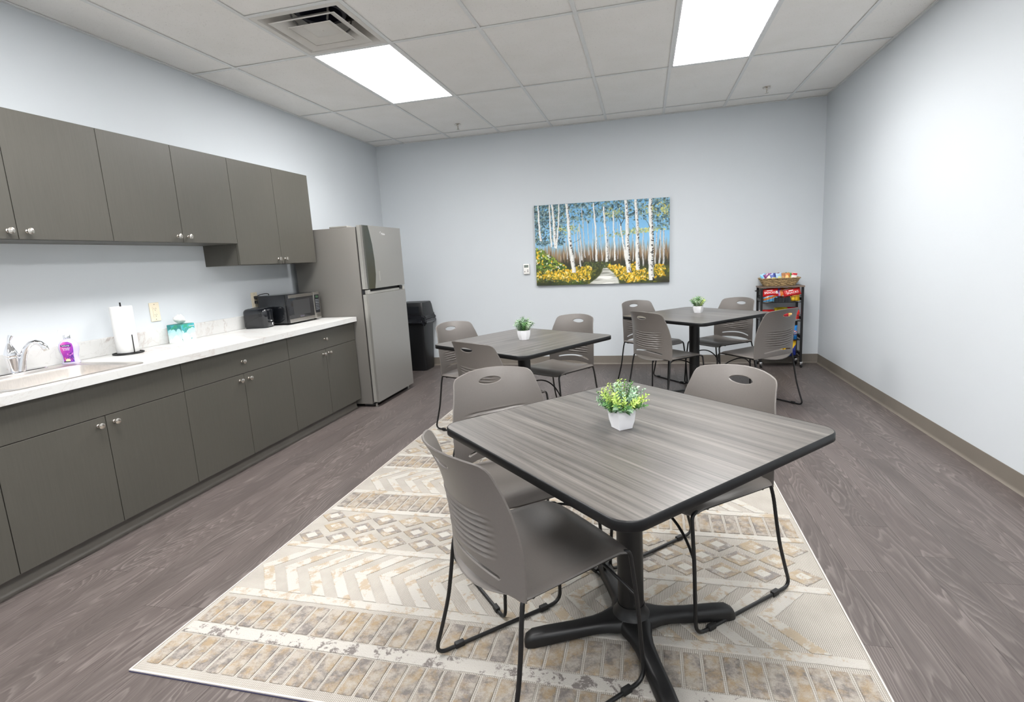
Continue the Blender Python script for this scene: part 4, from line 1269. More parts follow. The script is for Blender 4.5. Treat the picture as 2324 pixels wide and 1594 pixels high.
def plant(loc, rz, n, r0, r1, h, kind, label, seed):
    t = thing('potted_plant', label, 'plant', loc, rz, 'small potted plants on the tables')
    pot_mesh(n, r0, r1, h).build('pot', 'ceramic_white', t, smooth=30 if n == 4 else 20)
    MB().lathe([(0.0001, h * 0.801), (r1 * 0.60, h * 0.801), (r1 * 0.58, h * 0.83), (0.0001, h * 0.85)], seg=14).build('soil', 'soil_dark', t, smooth=40)
    r = random.Random(seed)
    ns = 62 if kind == 'sprig' else 46
    for k in range(ns):
        a = 2 * PI * (k * 0.618) + r.uniform(-0.3, 0.3)
        tilt = (k / ns) ** 0.7 * (1.02 if kind == 'sprig' else 0.66)
        b = Vector((0.55 * r1 * math.cos(a) * min(1, tilt * 1.4), 0.55 * r1 * math.sin(a) * min(1, tilt * 1.4), h * 0.83))
        L = (0.096 if kind == 'sprig' else 0.098) * r.uniform(0.80, 1.12) * (1.0 - 0.30 * tilt ** 2)
        if kind == 'sprig' and tilt > 0.95: L *= 1.0
        d = Vector((math.sin(tilt) * math.cos(a), math.sin(tilt) * math.sin(a), math.cos(tilt)))
        pts = [b + d * L * q + Vector((0, 0, (-0.10 * tilt * q * q) * L * 2)) for q in (0, 0.33, 0.66, 1.0)]
        mb = MB().tube(pts, [0.0011, 0.001, 0.0008, 0.0005], 4)
        flower = kind == 'sprig' and k % 3 != 1
        m_ = 11 if kind == 'sprig' else 9
        for q in range(m_):
            f = (q + 0.6) / m_
            i_ = min(2, int(f * 3)); fr_ = f * 3 - i_
            p = pts[i_].lerp(pts[i_ + 1], fr_)
            for sgn in (0, 1):
                aa = q * 1.57 + sgn * PI
                side = Vector((math.cos(aa), math.sin(aa), 0)); side = (side - d * side.dot(d))
                side = side.normalized() if side.length > 0.01 else Vector((1, 0, 0))
                if kind == 'sprig':
                    small = flower and f > 0.5
                    ln = r.uniform(0.007, 0.010) if small else r.uniform(0.015, 0.024) * (1.1 - 0.4 * f)
                    leaf(mb, p, side * 0.9 + d * 0.7, d, ln, ln * (0.36 if small else 0.25))
                else:
                    ln = r.uniform(0.012, 0.018)
                    leaf(mb, p, side * 1.0 + d * 0.5, d, ln, ln * 0.36)
        if kind == 'sprig': mt = ('leaf_lime', 'leaf_sage', 'leaf_lime', 'leaf_green', 'leaf_sage')[k % 5]
        elif kind == 'box': mt = ('leaf_green', 'leaf_white', 'leaf_green', 'leaf_sage')[k % 4]
        else: mt = ('leaf_white', 'leaf_lime', 'leaf_sage', 'leaf_green')[k % 4]
        mb.build('sprig', mt, t)
plant((3.123, -4.490, TZ + 0.001), D(36), 4, 0.034, 0.0455, 0.070, 'sprig', 'small lime green potted plant in a square white pot on the nearest table', 1)
plant((2.378, -2.655, TZ + 0.001), D(12), 8, 0.036, 0.049, 0.066, 'box', 'small dark green leafy plant in white pot on the middle table', 2)
plant((3.655, -1.330, TZ + 0.001), D(5), 8, 0.036, 0.047, 0.060, 'pale', 'small pale green leafy plant in white pot on the farthest table', 3)
# ------------------------------------------------------------------ painting
pg = thing('wall_painting', 'large canvas painting of birch trees and a woodland path on the back wall', 'painting', (2.714, -0.001, 1.4215))
pg.rotation_euler = (0, D(0.75), 0)
PW, PH, PD = 1.524, 0.928, 0.034
MB().bbox((-PW / 2, -PD, -PH / 2), (PW / 2, 0, PH / 2), 0.003).build('canvas', 'canvas_edge', pg)
def paint(u, v):
    """loose birch wood: washes first, then strokes and daubs laid over each other"""
    c = np.zeros(u.shape + (3,))
    r = np.random.RandomState(11)
    A = PW / PH
    def vnoise(fx, fy, seed, oct_=3):
        rr = np.random.RandomState(seed); out = np.zeros_like(u); amp = 1; tot = 0
        for o in range(oct_):
            gx, gy = int(fx * 2 ** o) + 2, int(fy * 2 ** o) + 2
            g = rr.rand(gy + 1, gx + 1)
            x = u * (gx - 1.001); y = v * (gy - 1.001)
            xi = x.astype(int); yi = y.astype(int); p = x - xi; q = y - yi
            p = p * p * (3 - 2 * p); q = q * q * (3 - 2 * q)
            out += amp * ((g[yi, xi] * (1 - p) + g[yi, xi + 1] * p) * (1 - q) + (g[yi + 1, xi] * (1 - p) + g[yi + 1, xi + 1] * p) * q)
            tot += amp; amp *= 0.55
        return out / tot
    def put(m, col, k=1.0):
        m = np.clip(m, 0, 1)[..., None] * k
        c[:] = c * (1 - m) + np.asarray(col, float) * m
    ny, nx = u.shape
    def daub(cx, cy, rx, ry, ang, col, k=0.9):
        """one soft brush mark, worked only on its own patch of the sheet"""
        R_ = max(rx, ry * 1.0) * 1.15
        i0, i1 = max(0, int((cy - R_ * A) * ny)), min(ny, int((cy + R_ * A) * ny) + 2)
        j0, j1 = max(0, int((cx - R_) * nx)), min(nx, int((cx + R_) * nx) + 2)
        if i1 <= i0 or j1 <= j0: return
        dx = u[i0:i1, j0:j1] - cx; dy = (v[i0:i1, j0:j1] - cy) / A
        ca, sa = math.cos(ang), math.sin(ang)
        d = ((dx * ca + dy * sa) / rx) ** 2 + ((-dx * sa + dy * ca) / ry) ** 2
        m = np.clip((1.0 - d) * 2.5, 0, 1)[..., None] * k
        sub_ = c[i0:i1, j0:j1]
        sub_[:] = sub_ * (1 - m) + np.asarray(col, float) * m
    def daubs(n, region, size, cols, k=0.9, flat=0.5):
        for _ in range(n):
            x, y = region(r)
            s_ = size * (0.6 + 0.8 * r.rand())
            col = np.array(cols[r.randint(len(cols))], float) * (0.9 + 0.2 * r.rand())
            daub(x, y, s_, s_ * flat, r.rand() * PI, col, k)
    c[:] = (118, 174, 214)
    put(np.clip(1 - np.abs(v - 0.50) * 2.2, 0, 1), (136, 192, 230))
    st = vnoise(150, 2, 5, 2); n3 = vnoise(9, 6, 3)
    put(np.clip((0.58 + 0.25 * (st - 0.5) - v) / 0.20, 0, 1) * 0.45, (170, 176, 168))
    put(np.clip((0.50 + 0.22 * (st - 0.5) + 0.05 * (n3 - 0.5) - v) / 0.16, 0, 1), (160, 128, 92))
    put(np.clip((0.44 + 0.20 * (vnoise(170, 2, 15, 2) - 0.5) - v) / 0.14, 0, 1), (112, 92, 74))
    put(np.clip((0.36 + 0.10 * (st - 0.5) - v) / 0.12, 0, 1), (58, 60, 48))
    for _ in range(90):
        x = r.rand(); y = 0.26 + 0.05 * r.rand(); h_ = 0.08 + 0.16 * r.rand()
        daub(x, y + h_ / 2, 0.0022, h_ / 2 / A, 0, [(196, 170, 130), (150, 112, 76), (214, 206, 190), (70, 62, 52), (180, 150, 104)][r.randint(5)], 0.75)
    # canopy and the misty foliage on the near side
    top = lambda rr: (rr.rand(), 1.02 - 0.26 * rr.rand() ** 1.3)
    lft = lambda rr: (0.24 * rr.rand() ** 1.2, 0.50 + 0.5 * rr.rand())
    rgt = lambda rr: (0.86 + 0.15 * rr.rand(), 0.62 + 0.38 * rr.rand())
    blues = [(92, 122, 130), (70, 96, 106), (128, 152, 152), (150, 178, 186), (58, 78, 80), (104, 140, 158), (126, 144, 124)]
    daubs(900, top, 0.012, blues, 0.8); daubs(620, lft, 0.011, blues, 0.8); daubs(220, rgt, 0.011, blues, 0.7)
    daubs(260, top, 0.006, [(44, 58, 58), (60, 74, 66)], 0.8); daubs(160, lft, 0.006, [(50, 62, 66)], 0.8)
    for cx, cy, rx, ry, n in ((0.26, 0.69, 0.07, 0.05, 80), (0.60, 0.86, 0.06, 0.045, 60), (0.86, 0.87, 0.05, 0.06, 50), (0.965, 0.86, 0.035, 0.07, 45), (0.80, 0.635, 0.16, 0.03, 110), (0.64, 0.60, 0.12, 0.03, 50)):
        daubs(n, lambda rr: (cx + rx * rr.randn() * 0.55, cy + ry * rr.randn() * 0.55), 0.009, [(200, 196, 104), (168, 180, 120), (120, 144, 112), (220, 208, 120), (140, 160, 140)], 0.75)
    thin = [(0.33, 0.345, 0.66, 0.22, 0.0055), (0.36, 0.385, 0.95, 0.33, 0.0035), (0.40, 0.415, 0.80, 0.36, 0.003), (0.30, 0.305, 0.8, 0.33, 0.003), (0.345, 0.355, 0.75, 0.30, 0.0055), (0.24, 0.245, 0.58, 0.32, 0.004), (0.50, 0.51, 0.70, 0.28, 0.003), (0.265, 0.27, 0.5, 0.3, 0.003),
            (0.81, 0.815, 0.62, 0.17, 0.005), (0.905, 0.90, 0.6, 0.2, 0.005), (0.935, 0.93, 0.62, 0.2, 0.006), (0.96, 0.955, 0.62, 0.19, 0.006), (0.845, 0.85, 0.45, 0.22, 0.004), (0.56, 0.565, 0.7, 0.3, 0.0025), (0.44, 0.445, 0.75, 0.3, 0.002), (0.625, 0.63, 0.75, 0.3, 0.002), (0.735, 0.74, 0.6, 0.25, 0.003)]
    big = [(0.030, 0.045, 1.0, 0.56, 0.0075), (0.115, 0.130, 1.0, 0.48, 0.0065), (0.138, 0.160, 1.0, 0.47, 0.010), (0.195, 0.165, 1.0, 0.46, 0.0065), (0.455, 0.472, 0.99, 0.28, 0.007), (0.53, 0.548, 0.94, 0.26, 0.009), (0.60, 0.603, 0.88, 0.28, 0.006),
           (0.65, 0.69, 0.72, 0.23, 0.0075), (0.248, 0.292, 1.0, 0.15, 0.0135), (0.690, 0.705, 1.0, 0.13, 0.0145), (0.762, 0.775, 1.0, 0.16, 0.0125), (0.866, 0.872, 1.0, 0.03, 0.0165)]
    T_ = thin + big
    def trunk(k, vmax=2.0):
        ut, ub, vt_, vb, w = T_[k]
        t_ = np.clip((vt_ - v) / (vt_ - vb), 0, 1)
        cx = ut + (ub - ut) * t_ + 0.003 * np.sin(v * 9 + k) + 0.0012 * np.sin(v * 41 + 2 * k)
        ww = w * (0.72 + 0.42 * t_)
        side = np.clip((u - cx) / ww, -1.5, 1.5)
        m = np.clip((1.12 - np.abs(side)) * 5, 0, 1) * ((v < min(vt_, vmax)) & (v > vb))
        col = np.array((244, 243, 238.0)) - (np.clip(side, 0, 1) ** 1.5)[..., None] * np.array((66, 62, 56.0)) - (vnoise(70, 40, 200 + k, 2) * 26)[..., None]
        if k < len(thin): col = col * 0.88
        mm = m[..., None]
        c[:] = c * (1 - mm) + col * mm
        rr = np.random.RandomState(300 + k)
        for _ in range(int(46 * (vt_ - vb) * (0.6 + 60 * w))):
            y = vb + (vt_ - vb) * rr.rand()
            if y > vmax: continue
            tt = (vt_ - y) / (vt_ - vb); x = ut + (ub - ut) * tt + 0.003 * math.sin(y * 9 + k)
            wl = w * (0.72 + 0.42 * tt)
            daub(x + wl * (0.85 - 0.9 * rr.rand() ** 2.2), y, wl * (0.16 + 0.34 * rr.rand()), wl * (0.14 + 0.2 * rr.rand()), rr.randn() * 0.5, (46, 40, 36), 0.9)
    for k in range(len(T_)): trunk(k)
    def branch(p, q, w, col=(62, 54, 46)):
        for t_ in np.linspace(0, 1, 40):
            daub(p[0] + (q[0] - p[0]) * t_ + 0.012 * math.sin(PI * t_), p[1] + (q[1] - p[1]) * t_, w * (1 - 0.5 * t_), w * (1 - 0.5 * t_), 0, col)
    branch((0.652, 0.70), (0.61, 0.83), 0.0035); branch((0.652, 0.72), (0.67, 0.84), 0.003); branch((0.86, 0.66), (0.79, 0.82), 0.0026); branch((0.77, 0.58), (0.715, 0.76), 0.0022); branch((0.29, 0.52), (0.35, 0.58), 0.0018)
    # ground, path and undergrowth
    put(np.clip((0.23 + 0.05 * (n3 - 0.5) - v) / 0.05, 0, 1), (70, 76, 48))
    gl = lambda rr: (lambda x: (x, (0.46 - 1.15 * x) * rr.rand() + 0.04))(0.34 * rr.rand() ** 1.2)
    put(np.clip((0.50 - 1.25 * u - v + 0.05 * (n3 - 0.5)) / 0.05, 0, 1), (66, 84, 44))
    pc = 0.535 + 0.025 * np.sin(v * 16) - 0.02 * (0.24 - v) * 4; pwid = 0.010 + 0.115 * np.clip((0.235 - v) / 0.235, 0, 1) ** 1.2
    pth = np.clip((pwid - np.abs(u - pc)) / 0.012, 0, 1) * (v < 0.235)
    put(pth, (206, 206, 198)); put(pth * np.clip((vnoise(7, 40, 31, 2) - 0.46) * 9, 0, 1), (150, 150, 140)); put(pth * np.clip((vnoise(6, 34, 33, 2) - 0.56) * 9, 0, 1), (244, 243, 236))
    greens = [(60, 82, 40), (88, 116, 48), (120, 146, 56), (150, 168, 66), (48, 62, 40), (104, 128, 58)]
    daubs(700, gl, 0.012, greens, 0.85); daubs(90, gl, 0.010, [(232, 178, 48), (214, 190, 70)], 0.9); daubs(70, gl, 0.007, [(240, 242, 236)], 0.9)
    mid = lambda rr: (0.36 + 0.22 * rr.rand(), 0.20 + 0.07 * rr.rand())
    daubs(120, mid, 0.011, [(74, 84, 54), (96, 108, 62), (60, 66, 50)], 0.8)
    low = lambda rr: (rr.rand(), 0.20 * rr.rand())
    ok = lambda p: abs(p[0] - 0.535) > 0.012 + 0.125 * max(0, (0.235 - p[1]) / 0.235) ** 1.2
    def low_ok(rr):
        while True:
            p = low(rr)
            if ok(p): return p
    daubs(420, low_ok, 0.013, [(78, 86, 40), (56, 62, 38), (112, 112, 46), (90, 92, 52)], 0.8)
    yel = [(236, 188, 44), (246, 208, 84), (214, 162, 40), (196, 170, 52), (250, 226, 150), (150, 140, 50), (226, 176, 40)]
    for cx, cy, rx, ry, n in ((0.12, 0.13, 0.10, 0.05, 130), (0.22, 0.12, 0.09, 0.055, 150), (0.32, 0.12, 0.085, 0.055, 190), (0.37, 0.18, 0.05, 0.05, 110), (0.59, 0.20, 0.06, 0.025, 90), (0.655, 0.165, 0.06, 0.035, 90), (0.70, 0.075, 0.085, 0.05, 190), (0.785, 0.10, 0.055, 0.06, 130), (0.735, 0.21, 0.03, 0.04, 40), (0.925, 0.14, 0.04, 0.065, 110)):
        def reg(rr):
            while True:
                p = (cx + rx * max(-1.1, min(1.1, rr.randn() * 0.55)), cy + ry * max(-1.1, min(1.1, rr.randn() * 0.55)))
                if ok(p): return p
        daubs(n, reg, 0.0105, yel, 0.88)
        daubs(n // 4, reg, 0.008, [(92, 92, 40), (120, 116, 44)], 0.8)
    put(np.clip((0.10 - v) / 0.08, 0, 1) * np.clip((0.30 - u) / 0.2, 0, 1), (50, 56, 40), 0.85)
    put(np.clip((0.10 - v) / 0.08, 0, 1) * np.clip((u - 0.89) / 0.06, 0, 1), (54, 52, 42), 0.85)
    for k in range(len(thin) + 8, len(T_)): trunk(k, 0.34)
    return c
vgrid('painted_picture', 420, 256, lambda u, v: (-PW / 2 + u * PW, -PD - 0.0006 + 0 * u, -PH / 2 + v * PH), paint, 'painted_canvas', pg, smooth=False)

# ------------------------------------------------------------------ thermostat
th_ = thing('thermostat', 'small white wall thermostat with grey screen beside the painting', 'thermostat', (1.826, -0.0005, 1.170))
MB().bbox((-0.036, -0.026, -0.060), (0.036, 0, 0.060), 0.005).build('case', 'white_plastic', th_, smooth=40)
MB().box((-0.026, -0.0268, 0.018), (0.026, -0.0262, 0.048)).build('screen', 'screen_grey', th_)
for x, z in ((0.018, -0.012), (0.018, -0.029), (-0.020, -0.030)):
    MB().lathe([(0.0055, 0.0), (0.0055, 0.0022)], c=(x, -0.0284, z), seg=12, axis='y').build('button', 'dark_print', th_)

# ------------------------------------------------------------------ snack cart
cx0, cx1, cy0, cy1 = 4.385, 4.800, -0.245, -0.025
CT = 0.868
cart = thing('snack_cart', 'narrow black metal rolling cart with wooden top and wire shelves', 'cart', ((cx0 + cx1) / 2, (cy0 + cy1) / 2, 0.0))
hx, hy = (cx1 - cx0) / 2, (cy1 - cy0) / 2
MB().bbox((-hx - 0.006, -hy - 0.006, CT - 0.016), (hx + 0.006, hy + 0.006, CT), 0.002).build('wooden_top', 'cart_wood', cart)
for sx in (-1, 1):
    for sy in (-1, 1):
        px, py = sx * (hx - 0.010), sy * (hy - 0.010)
        MB().box((px - 0.010, py - 0.010, 0.062), (px + 0.010, py + 0.010, CT - 0.0165)).build('post', 'black_metal', cart)
        w = MB().lathe([(0.0195, -0.009), (0.0215, -0.007), (0.0215, 0.007), (0.0195, 0.009)], c=(px + 0.006, py, 0.0217), seg=20, axis='x').build('caster', 'rubber_black', cart, smooth=40)
        MB().bbox((px - 0.008, py - 0.013, 0.030), (px + 0.020, py + 0.013, 0.0615), 0.004).build('caster_fork', 'chrome', w, smooth=40)
for z in (0.700, 0.500, 0.300, 0.120):
    for s in (-1, 1):
        MB().box((s * (hx - 0.011) - 0.006, -hy + 0.0205, z + 0.012), (s * (hx - 0.011) + 0.006, hy - 0.0205, z + 0.040)).build('side_rail', 'black_metal', cart)
    b = MB().box((-hx + 0.023, -hy + 0.006, z - 0.006), (hx - 0.023, hy - 0.002, z - 0.003)).build('shelf', 'black_metal', cart)
    rim = []
    q = 0.0025
    X0, X1, Y0, Y1 = -hx + 0.024, hx - 0.024, -hy + 0.003, hy - 0.004
    for zz in (z - 0.001, z + 0.062):
        MB().tube([(X0, Y0, zz), (X1, Y0, zz), (X1, Y1, zz), (X0, Y1, zz)], q, 6, closed=True).build('wire_rim', 'black_metal', b, smooth=60)
    nb = 13
    for k in range(nb):
        xx = X0 + (X1 - X0) * k / (nb - 1)
        MB().tube([(xx, Y0, z - 0.001), (xx, Y0, z + 0.062)], 0.0016, 5).build('wire', 'black_metal', b, smooth=60)
    for k in range(1, 6):
        for xx in (X0, X1):
            yy = Y0 + (Y1 - Y0) * k / 6
            MB().tube([(xx, yy, z - 0.001), (xx, yy, z + 0.062)], 0.0016, 5).build('wire', 'black_metal', b, smooth=60)
    MB().box((-0.075, Y0 + 0.004, z), (0.085, Y0 + 0.0055, z + 0.050)).build('front_panel', 'black_satin', b)
MB().tube(fillet([(-hx - 0.0005, -0.04, CT - 0.045), (-hx - 0.03, -0.04, CT - 0.05), (-hx - 0.03, 0.04, CT - 0.05), (-hx - 0.0005, 0.04, CT - 0.045)], 0.012), 0.004, 8).build('handle', 'black_metal', cart, smooth=60)

# basket of woven straw
bk = thing('snack_basket', 'woven straw basket full of small snack packets on the cart top', 'basket', (4.582, -0.135, CT + 0.001))
def bring(k, n, off, amp, ph, cnt=96):
    f = k / n
    w, d = 0.288 + 0.080 * f, 0.140 + 0.050 * f
    pts = rrect(w, d, 0.022, 6)
    # resample evenly
    P = [Vector(p) for p in pts]; L = [0]
    for i in range(len(P)): L.append(L[-1] + (P[(i + 1) % len(P)] - P[i]).length)
    out = []
    for j in range(cnt):
        s = L[-1] * j / cnt
        i = max(i_ for i_ in range(len(P)) if L[i_] <= s)
        a, b = P[i], P[(i + 1) % len(P)]
        p = a.lerp(b, (s - L[i]) / max(1e-9, L[i + 1] - L[i]))
        nrm = Vector((b - a)).normalized(); nrm = Vector((nrm.y, -nrm.x))
        o = off + amp * math.sin(ph + 2 * PI * 16 * j / cnt)
        out.append((p.x + nrm.x * o, p.y + nrm.y * o, 0.006 + 0.068 * f + 0.0012 * math.sin(3.7 * j + k)))
    return out
MB().prism(rrect(0.290, 0.142, 0.022), 0.0, 0.005).build('base', 'basket_straw', bk)
for k in range(9):
    MB().tube(bring(k, 8, 0.0, 0.0026, PI * (k % 2)), 0.0052, 6, closed=True).build('woven_strand', 'basket_straw', bk, smooth=60)
MB().tube(bring(8.6, 8, 0.001, 0.0008, 0), 0.0068, 6, closed=True).build('rim', 'basket_straw', bk, smooth=60)

# snack bags: pillow packs
def bag(name, label, cat, w, h, th, loc, rot, colf, group, text=None, seed=0):
    """pillow pack: width x, height z, front -y; colour printed on it"""
    nx, nz = 32, 38
    r = np.random.RandomState(seed)
    ph = r.rand(4) * 6.28
    def prof(u, v):
        a = np.abs(2 * u - 1); b = np.abs(2 * v - 1)
        t_ = np.clip(1 - a ** 2.6, 0, 1) ** 0.6 * np.clip(1 - (b / 0.93) ** 3.0, 0, 1) ** 0.6
        wr = 0.06 * np.sin(9 * u + ph[0]) * np.sin(4 * v + ph[1]) + 0.05 * np.sin(14 * v + ph[2] + 3 * u)
        return th / 2 * t_ * (1 + wr) + 0.0008
    def xs(u, v): return (u - 0.5) * w * (1 - 0.05 * np.sin(PI * v) * 1.0)
    us, vs = np.meshgrid(np.linspace(0, 1, nx), np.linspace(0, 1, nz))
    X = xs(us, vs); Z = (vs - 0.5) * h + 0.003 * np.sin(us * 9 + ph[3]) * (np.abs(2 * vs - 1) > 0.9); Yf = -prof(us, vs)
    A = np.stack([X, Yf, Z], -1).reshape(-1, 3); B = np.stack([X, -Yf, Z], -1).reshape(-1, 3)
    i = np.arange(nx * nz).reshape(nz, nx); n = nx * nz
    F = np.stack([i[:-1, :-1], i[:-1, 1:], i[1:, 1:], i[1:, :-1]], -1).reshape(-1, 4)
    G = F[:, ::-1] + n
    border = list(i[0, :]) + list(i[1:, -1]) + list(i[-1, -2::-1]) + list(i[-2:0:-1, 0])
    S = [(border[(k + 1) % len(border)], border[k], border[k] + n, border[(k + 1) % len(border)] + n) for k in range(len(border))]
    me = bpy.data.meshes.new(name)
    me.from_pydata(np.concatenate([A, B]).tolist(), [], F.tolist() + G.tolist() + [tuple(int(q) for q in s) for s in S])
    C = np.ones((2 * n, 4), np.float32)
    cc = nlin(np.asarray(colf(us, vs), float).reshape(-1, 3))
    C[:n, :3] = cc; C[n:, :3] = cc
    me.color_attributes.new('print', 'FLOAT_COLOR', 'POINT').data.foreach_set('color', C.ravel())
    me.polygons.foreach_set('use_smooth', [True] * len(me.polygons))
    me.update()
    o = obj(name, me, 'printed_film')
    o.location = loc; o.rotation_euler = rot
    tag(o, label, cat, group)
    for (body, size, cu, cv, mt) in (text or []):
        vs_, fs_ = text_mesh(body, size)
        out = []
        for p in vs_:
            x = p[0] + (cu - 0.5) * w; z = p[1] + (cv - 0.5) * h
            y = -float(prof(np.array(x / w + 0.5), np.array(z / h + 0.5))) - 0.0012
            out.append((x, y, z))
        MB().add(out, fs_).build('lettering', mt, o)
    return o
def solid(rgb, *extra):
    """base colour plus printed shapes (kind, parameters, colour)"""
    def f(u, v):
        c = np.zeros(u.shape + (3,)); c[:] = rgb
        for e_ in extra:
            if e_[0] == 'ell': _, cx, cy, rx, ry, col = e_; m_ = ((u - cx) / rx) ** 2 + ((v - cy) / ry) ** 2 < 1
            elif e_[0] == 'band': _, a, b, col = e_; m_ = (v >= a) & (v <= b)
            elif e_[0] == 'diag': _, k, a, b, col = e_; m_ = (v - k * (u - 0.5) >= a) & (v - k * (u - 0.5) <= b)
            elif e_[0] == 'rect': _, x0_, x1_, a, b, col = e_; m_ = (u >= x0_) & (u <= x1_) & (v >= a) & (v <= b)
            c[m_] = col
        return c
    return f
RED, YEL, BLU, LBL, WHT, ORG, PUR, GRN, BRN, DKB, PNK = (206, 36, 38), (244, 196, 40), (40, 110, 200), (110, 186, 226), (238, 238, 236), (226, 130, 50), (122, 58, 150), (74, 160, 70), (150, 92, 52), (30, 50, 130), (190, 60, 150)
X_ = 4.5925; sh = 'snack bags on the cart shelves'
yF = -0.185
z1 = 0.700
bag('snack_bag', 'light blue and orange snack bag low on the top wire shelf', 'snack bag', 0.150, 0.096, 0.045, (X_ - 0.105, -0.206, z1 + 0.048), (0, 0, 0), solid(LBL, ('diag', 0.5, 0.42, 0.66, ORG), ('ell', 0.2, 0.72, 0.16, 0.20, WHT), ('band', 0, 0.10, WHT), ('diag', 0.3, 0.28, 0.36, (70, 150, 206))), sh, None, 1)
bag('snack_bag', 'yellow snack bag low on the top wire shelf', 'snack bag', 0.135, 0.092, 0.045, (X_ + 0.112, -0.206, z1 + 0.046), (0, 0, 0), solid(YEL, ('ell', 0.15, 0.45, 0.14, 0.3, (90, 60, 24)), ('ell', 0.6, 0.7, 0.3, 0.15, (222, 160, 40)), ('band', 0, 0.08, WHT)), sh, None, 2)
bag('snack_bag', 'red snack bag lying over the light blue bag on the top wire shelf', 'snack bag', 0.160, 0.084, 0.042, (X_ - 0.110, -0.212, z1 + 0.106), (D(-12), D(-4), 0), solid(RED, ('band', 0.9, 1.0, (160, 24, 28)), ('rect', 0.86, 0.97, 0.25, 0.6, WHT), ('rect', 0.30, 0.62, 0.66, 0.74, WHT)), sh, [('SNACKS', 0.030, 0.46, 0.42, 'white_print')], 3)
bag('snack_bag', 'purple and orange snack bag in the middle of the top wire shelf', 'snack bag', 0.105, 0.086, 0.040, (X_ + 0.010, -0.190, z1 + 0.094), (D(-6), 0, 0), solid(PUR, ('rect', 0.45, 1.0, 0, 1, (206, 66, 40)), ('ell', 0.42, 0.5, 0.2, 0.42, (214, 120, 52)), ('ell', 0.8, 0.5, 0.18, 0.4, (224, 150, 70)), ('ell', 0.16, 0.3, 0.16, 0.26, (204, 150, 206)), ('rect', 0.5, 0.8, 0.05, 0.2, WHT)), sh, None, 4)
bag('snack_bag', 'red snack bag leaning over the yellow bag on the top wire shelf', 'snack bag', 0.172, 0.084, 0.042, (X_ + 0.100, -0.214, z1 + 0.100), (D(-12), D(-11), 0), solid((200, 40, 38), ('band', 0.92, 1.0, (236, 200, 190)), ('rect', 0.30, 0.58, 0.66, 0.76, WHT)), sh, [('SNACKS', 0.031, 0.50, 0.42, 'white_print')], 5)
bag('snack_bag', 'orange snack bag standing at the back of the top wire shelf', 'snack bag', 0.13, 0.130, 0.035, (X_ + 0.075, -0.085, z1 + 0.073), (D(-4), 0, 0), solid((206, 128, 44), ('ell', 0.5, 0.5, 0.3, 0.2, YEL)), sh, None, 6)
z2 = 0.500
bag('snack_bag', 'bright red snack bag lying at one end of the second wire shelf', 'snack bag', 0.17, 0.13, 0.05, (X_ - 0.105, -0.150, z2 + 0.080), (D(-66), 0, D(6)), solid((214, 40, 40), ('band', 0.86, 1.0, (240, 190, 180)), ('ell', 0.3, 0.4, 0.2, 0.2, (240, 90, 80))), sh, None, 7)
bag('snack_bag', 'yellow-green snack bag lying mid second wire shelf', 'snack bag', 0.14, 0.12, 0.045, (X_ + 0.018, -0.160, z2 + 0.102), (D(-60), 0, D(-4)), solid((200, 178, 44), ('ell', 0.4, 0.4, 0.3, 0.3, (150, 130, 30)), ('band', 0.85, 1.0, (236, 226, 150))), sh, None, 8)
bag('snack_bag', 'crimson snack bag lying on the second wire shelf beside the yellow-green one', 'snack bag', 0.16, 0.12, 0.05, (X_ + 0.115, -0.145, z2 + 0.100), (D(-62), 0, D(-8)), solid((196, 26, 44), ('rect', 0.1, 0.3, 0.4, 0.5, WHT), ('band', 0.8, 1.0, (226, 50, 60))), sh, None, 9)
bag('snack_bag', 'red and white snack bag standing at the front of the second wire shelf', 'snack bag', 0.11, 0.105, 0.04, (X_ + 0.125, -0.208, z2 + 0.053), (0, 0, 0), solid((214, 50, 44), ('band', 0, 0.14, WHT), ('ell', 0.2, 0.6, 0.2, 0.3, (240, 200, 120))), sh, None, 10)
bag('snack_bag', 'yellow snack bag seen through the chair handle hole on the second wire shelf', 'snack bag', 0.15, 0.105, 0.04, (X_ + 0.005, -0.208, z2 + 0.053), (0, 0, 0), solid((238, 206, 70), ('rect', 0.0, 0.3, 0, 1, (232, 226, 210)), ('rect', 0.62, 1.0, 0, 1, (216, 44, 60))), sh, None, 11)
z3 = 0.300
bag('snack_bag', 'bright blue cookie bag on the third wire shelf beside the chair back', 'snack bag', 0.125, 0.150, 0.05, (X_ + 0.105, -0.196, z3 + 0.076), (0, 0, 0), solid((46, 140, 222), ('rect', 0.05, 0.95, 0.28, 0.60, (44, 66, 150)), ('diag', -0.6, 0.72, 0.80, (226, 70, 80)), ('rect', 0.3, 0.45, 0.02, 0.2, (200, 110, 50))), sh, [('CHIPS', 0.040, 0.5, 0.50, 'white_print'), ('AHOY!', 0.036, 0.5, 0.36, 'white_print')], 12)
bag('snack_bag', 'dark blue snack bag on the third wire shelf hidden behind the chair', 'snack bag', 0.13, 0.140, 0.05, (X_ - 0.06, -0.190, z3 + 0.071), (0, 0, 0), solid((40, 80, 170), ('ell', 0.5, 0.5, 0.3, 0.2, WHT)), sh, None, 13)
z4 = 0.120
bag('snack_bag', 'yellow and dark blue snack bag on the bottom wire shelf', 'snack bag', 0.125, 0.165, 0.05, (X_ + 0.098, -0.196, z4 + 0.083), (0, 0, 0), solid((244, 196, 36), ('diag', 0.9, -0.4, 0.32, (44, 60, 150)), ('rect', 0.15, 0.6, 0.42, 0.58, (70, 50, 30)), ('band', 0.95, 1.0, (200, 130, 40))), sh, None, 14)
bag('snack_bag', 'orange topped brown snack bag at the back of the bottom wire shelf', 'snack bag', 0.12, 0.19, 0.035, (X_ + 0.085, -0.100, z4 + 0.096), (0, 0, 0), solid((190, 100, 40), ('band', 0.8, 0.9, (226, 140, 50))), sh, None, 15)
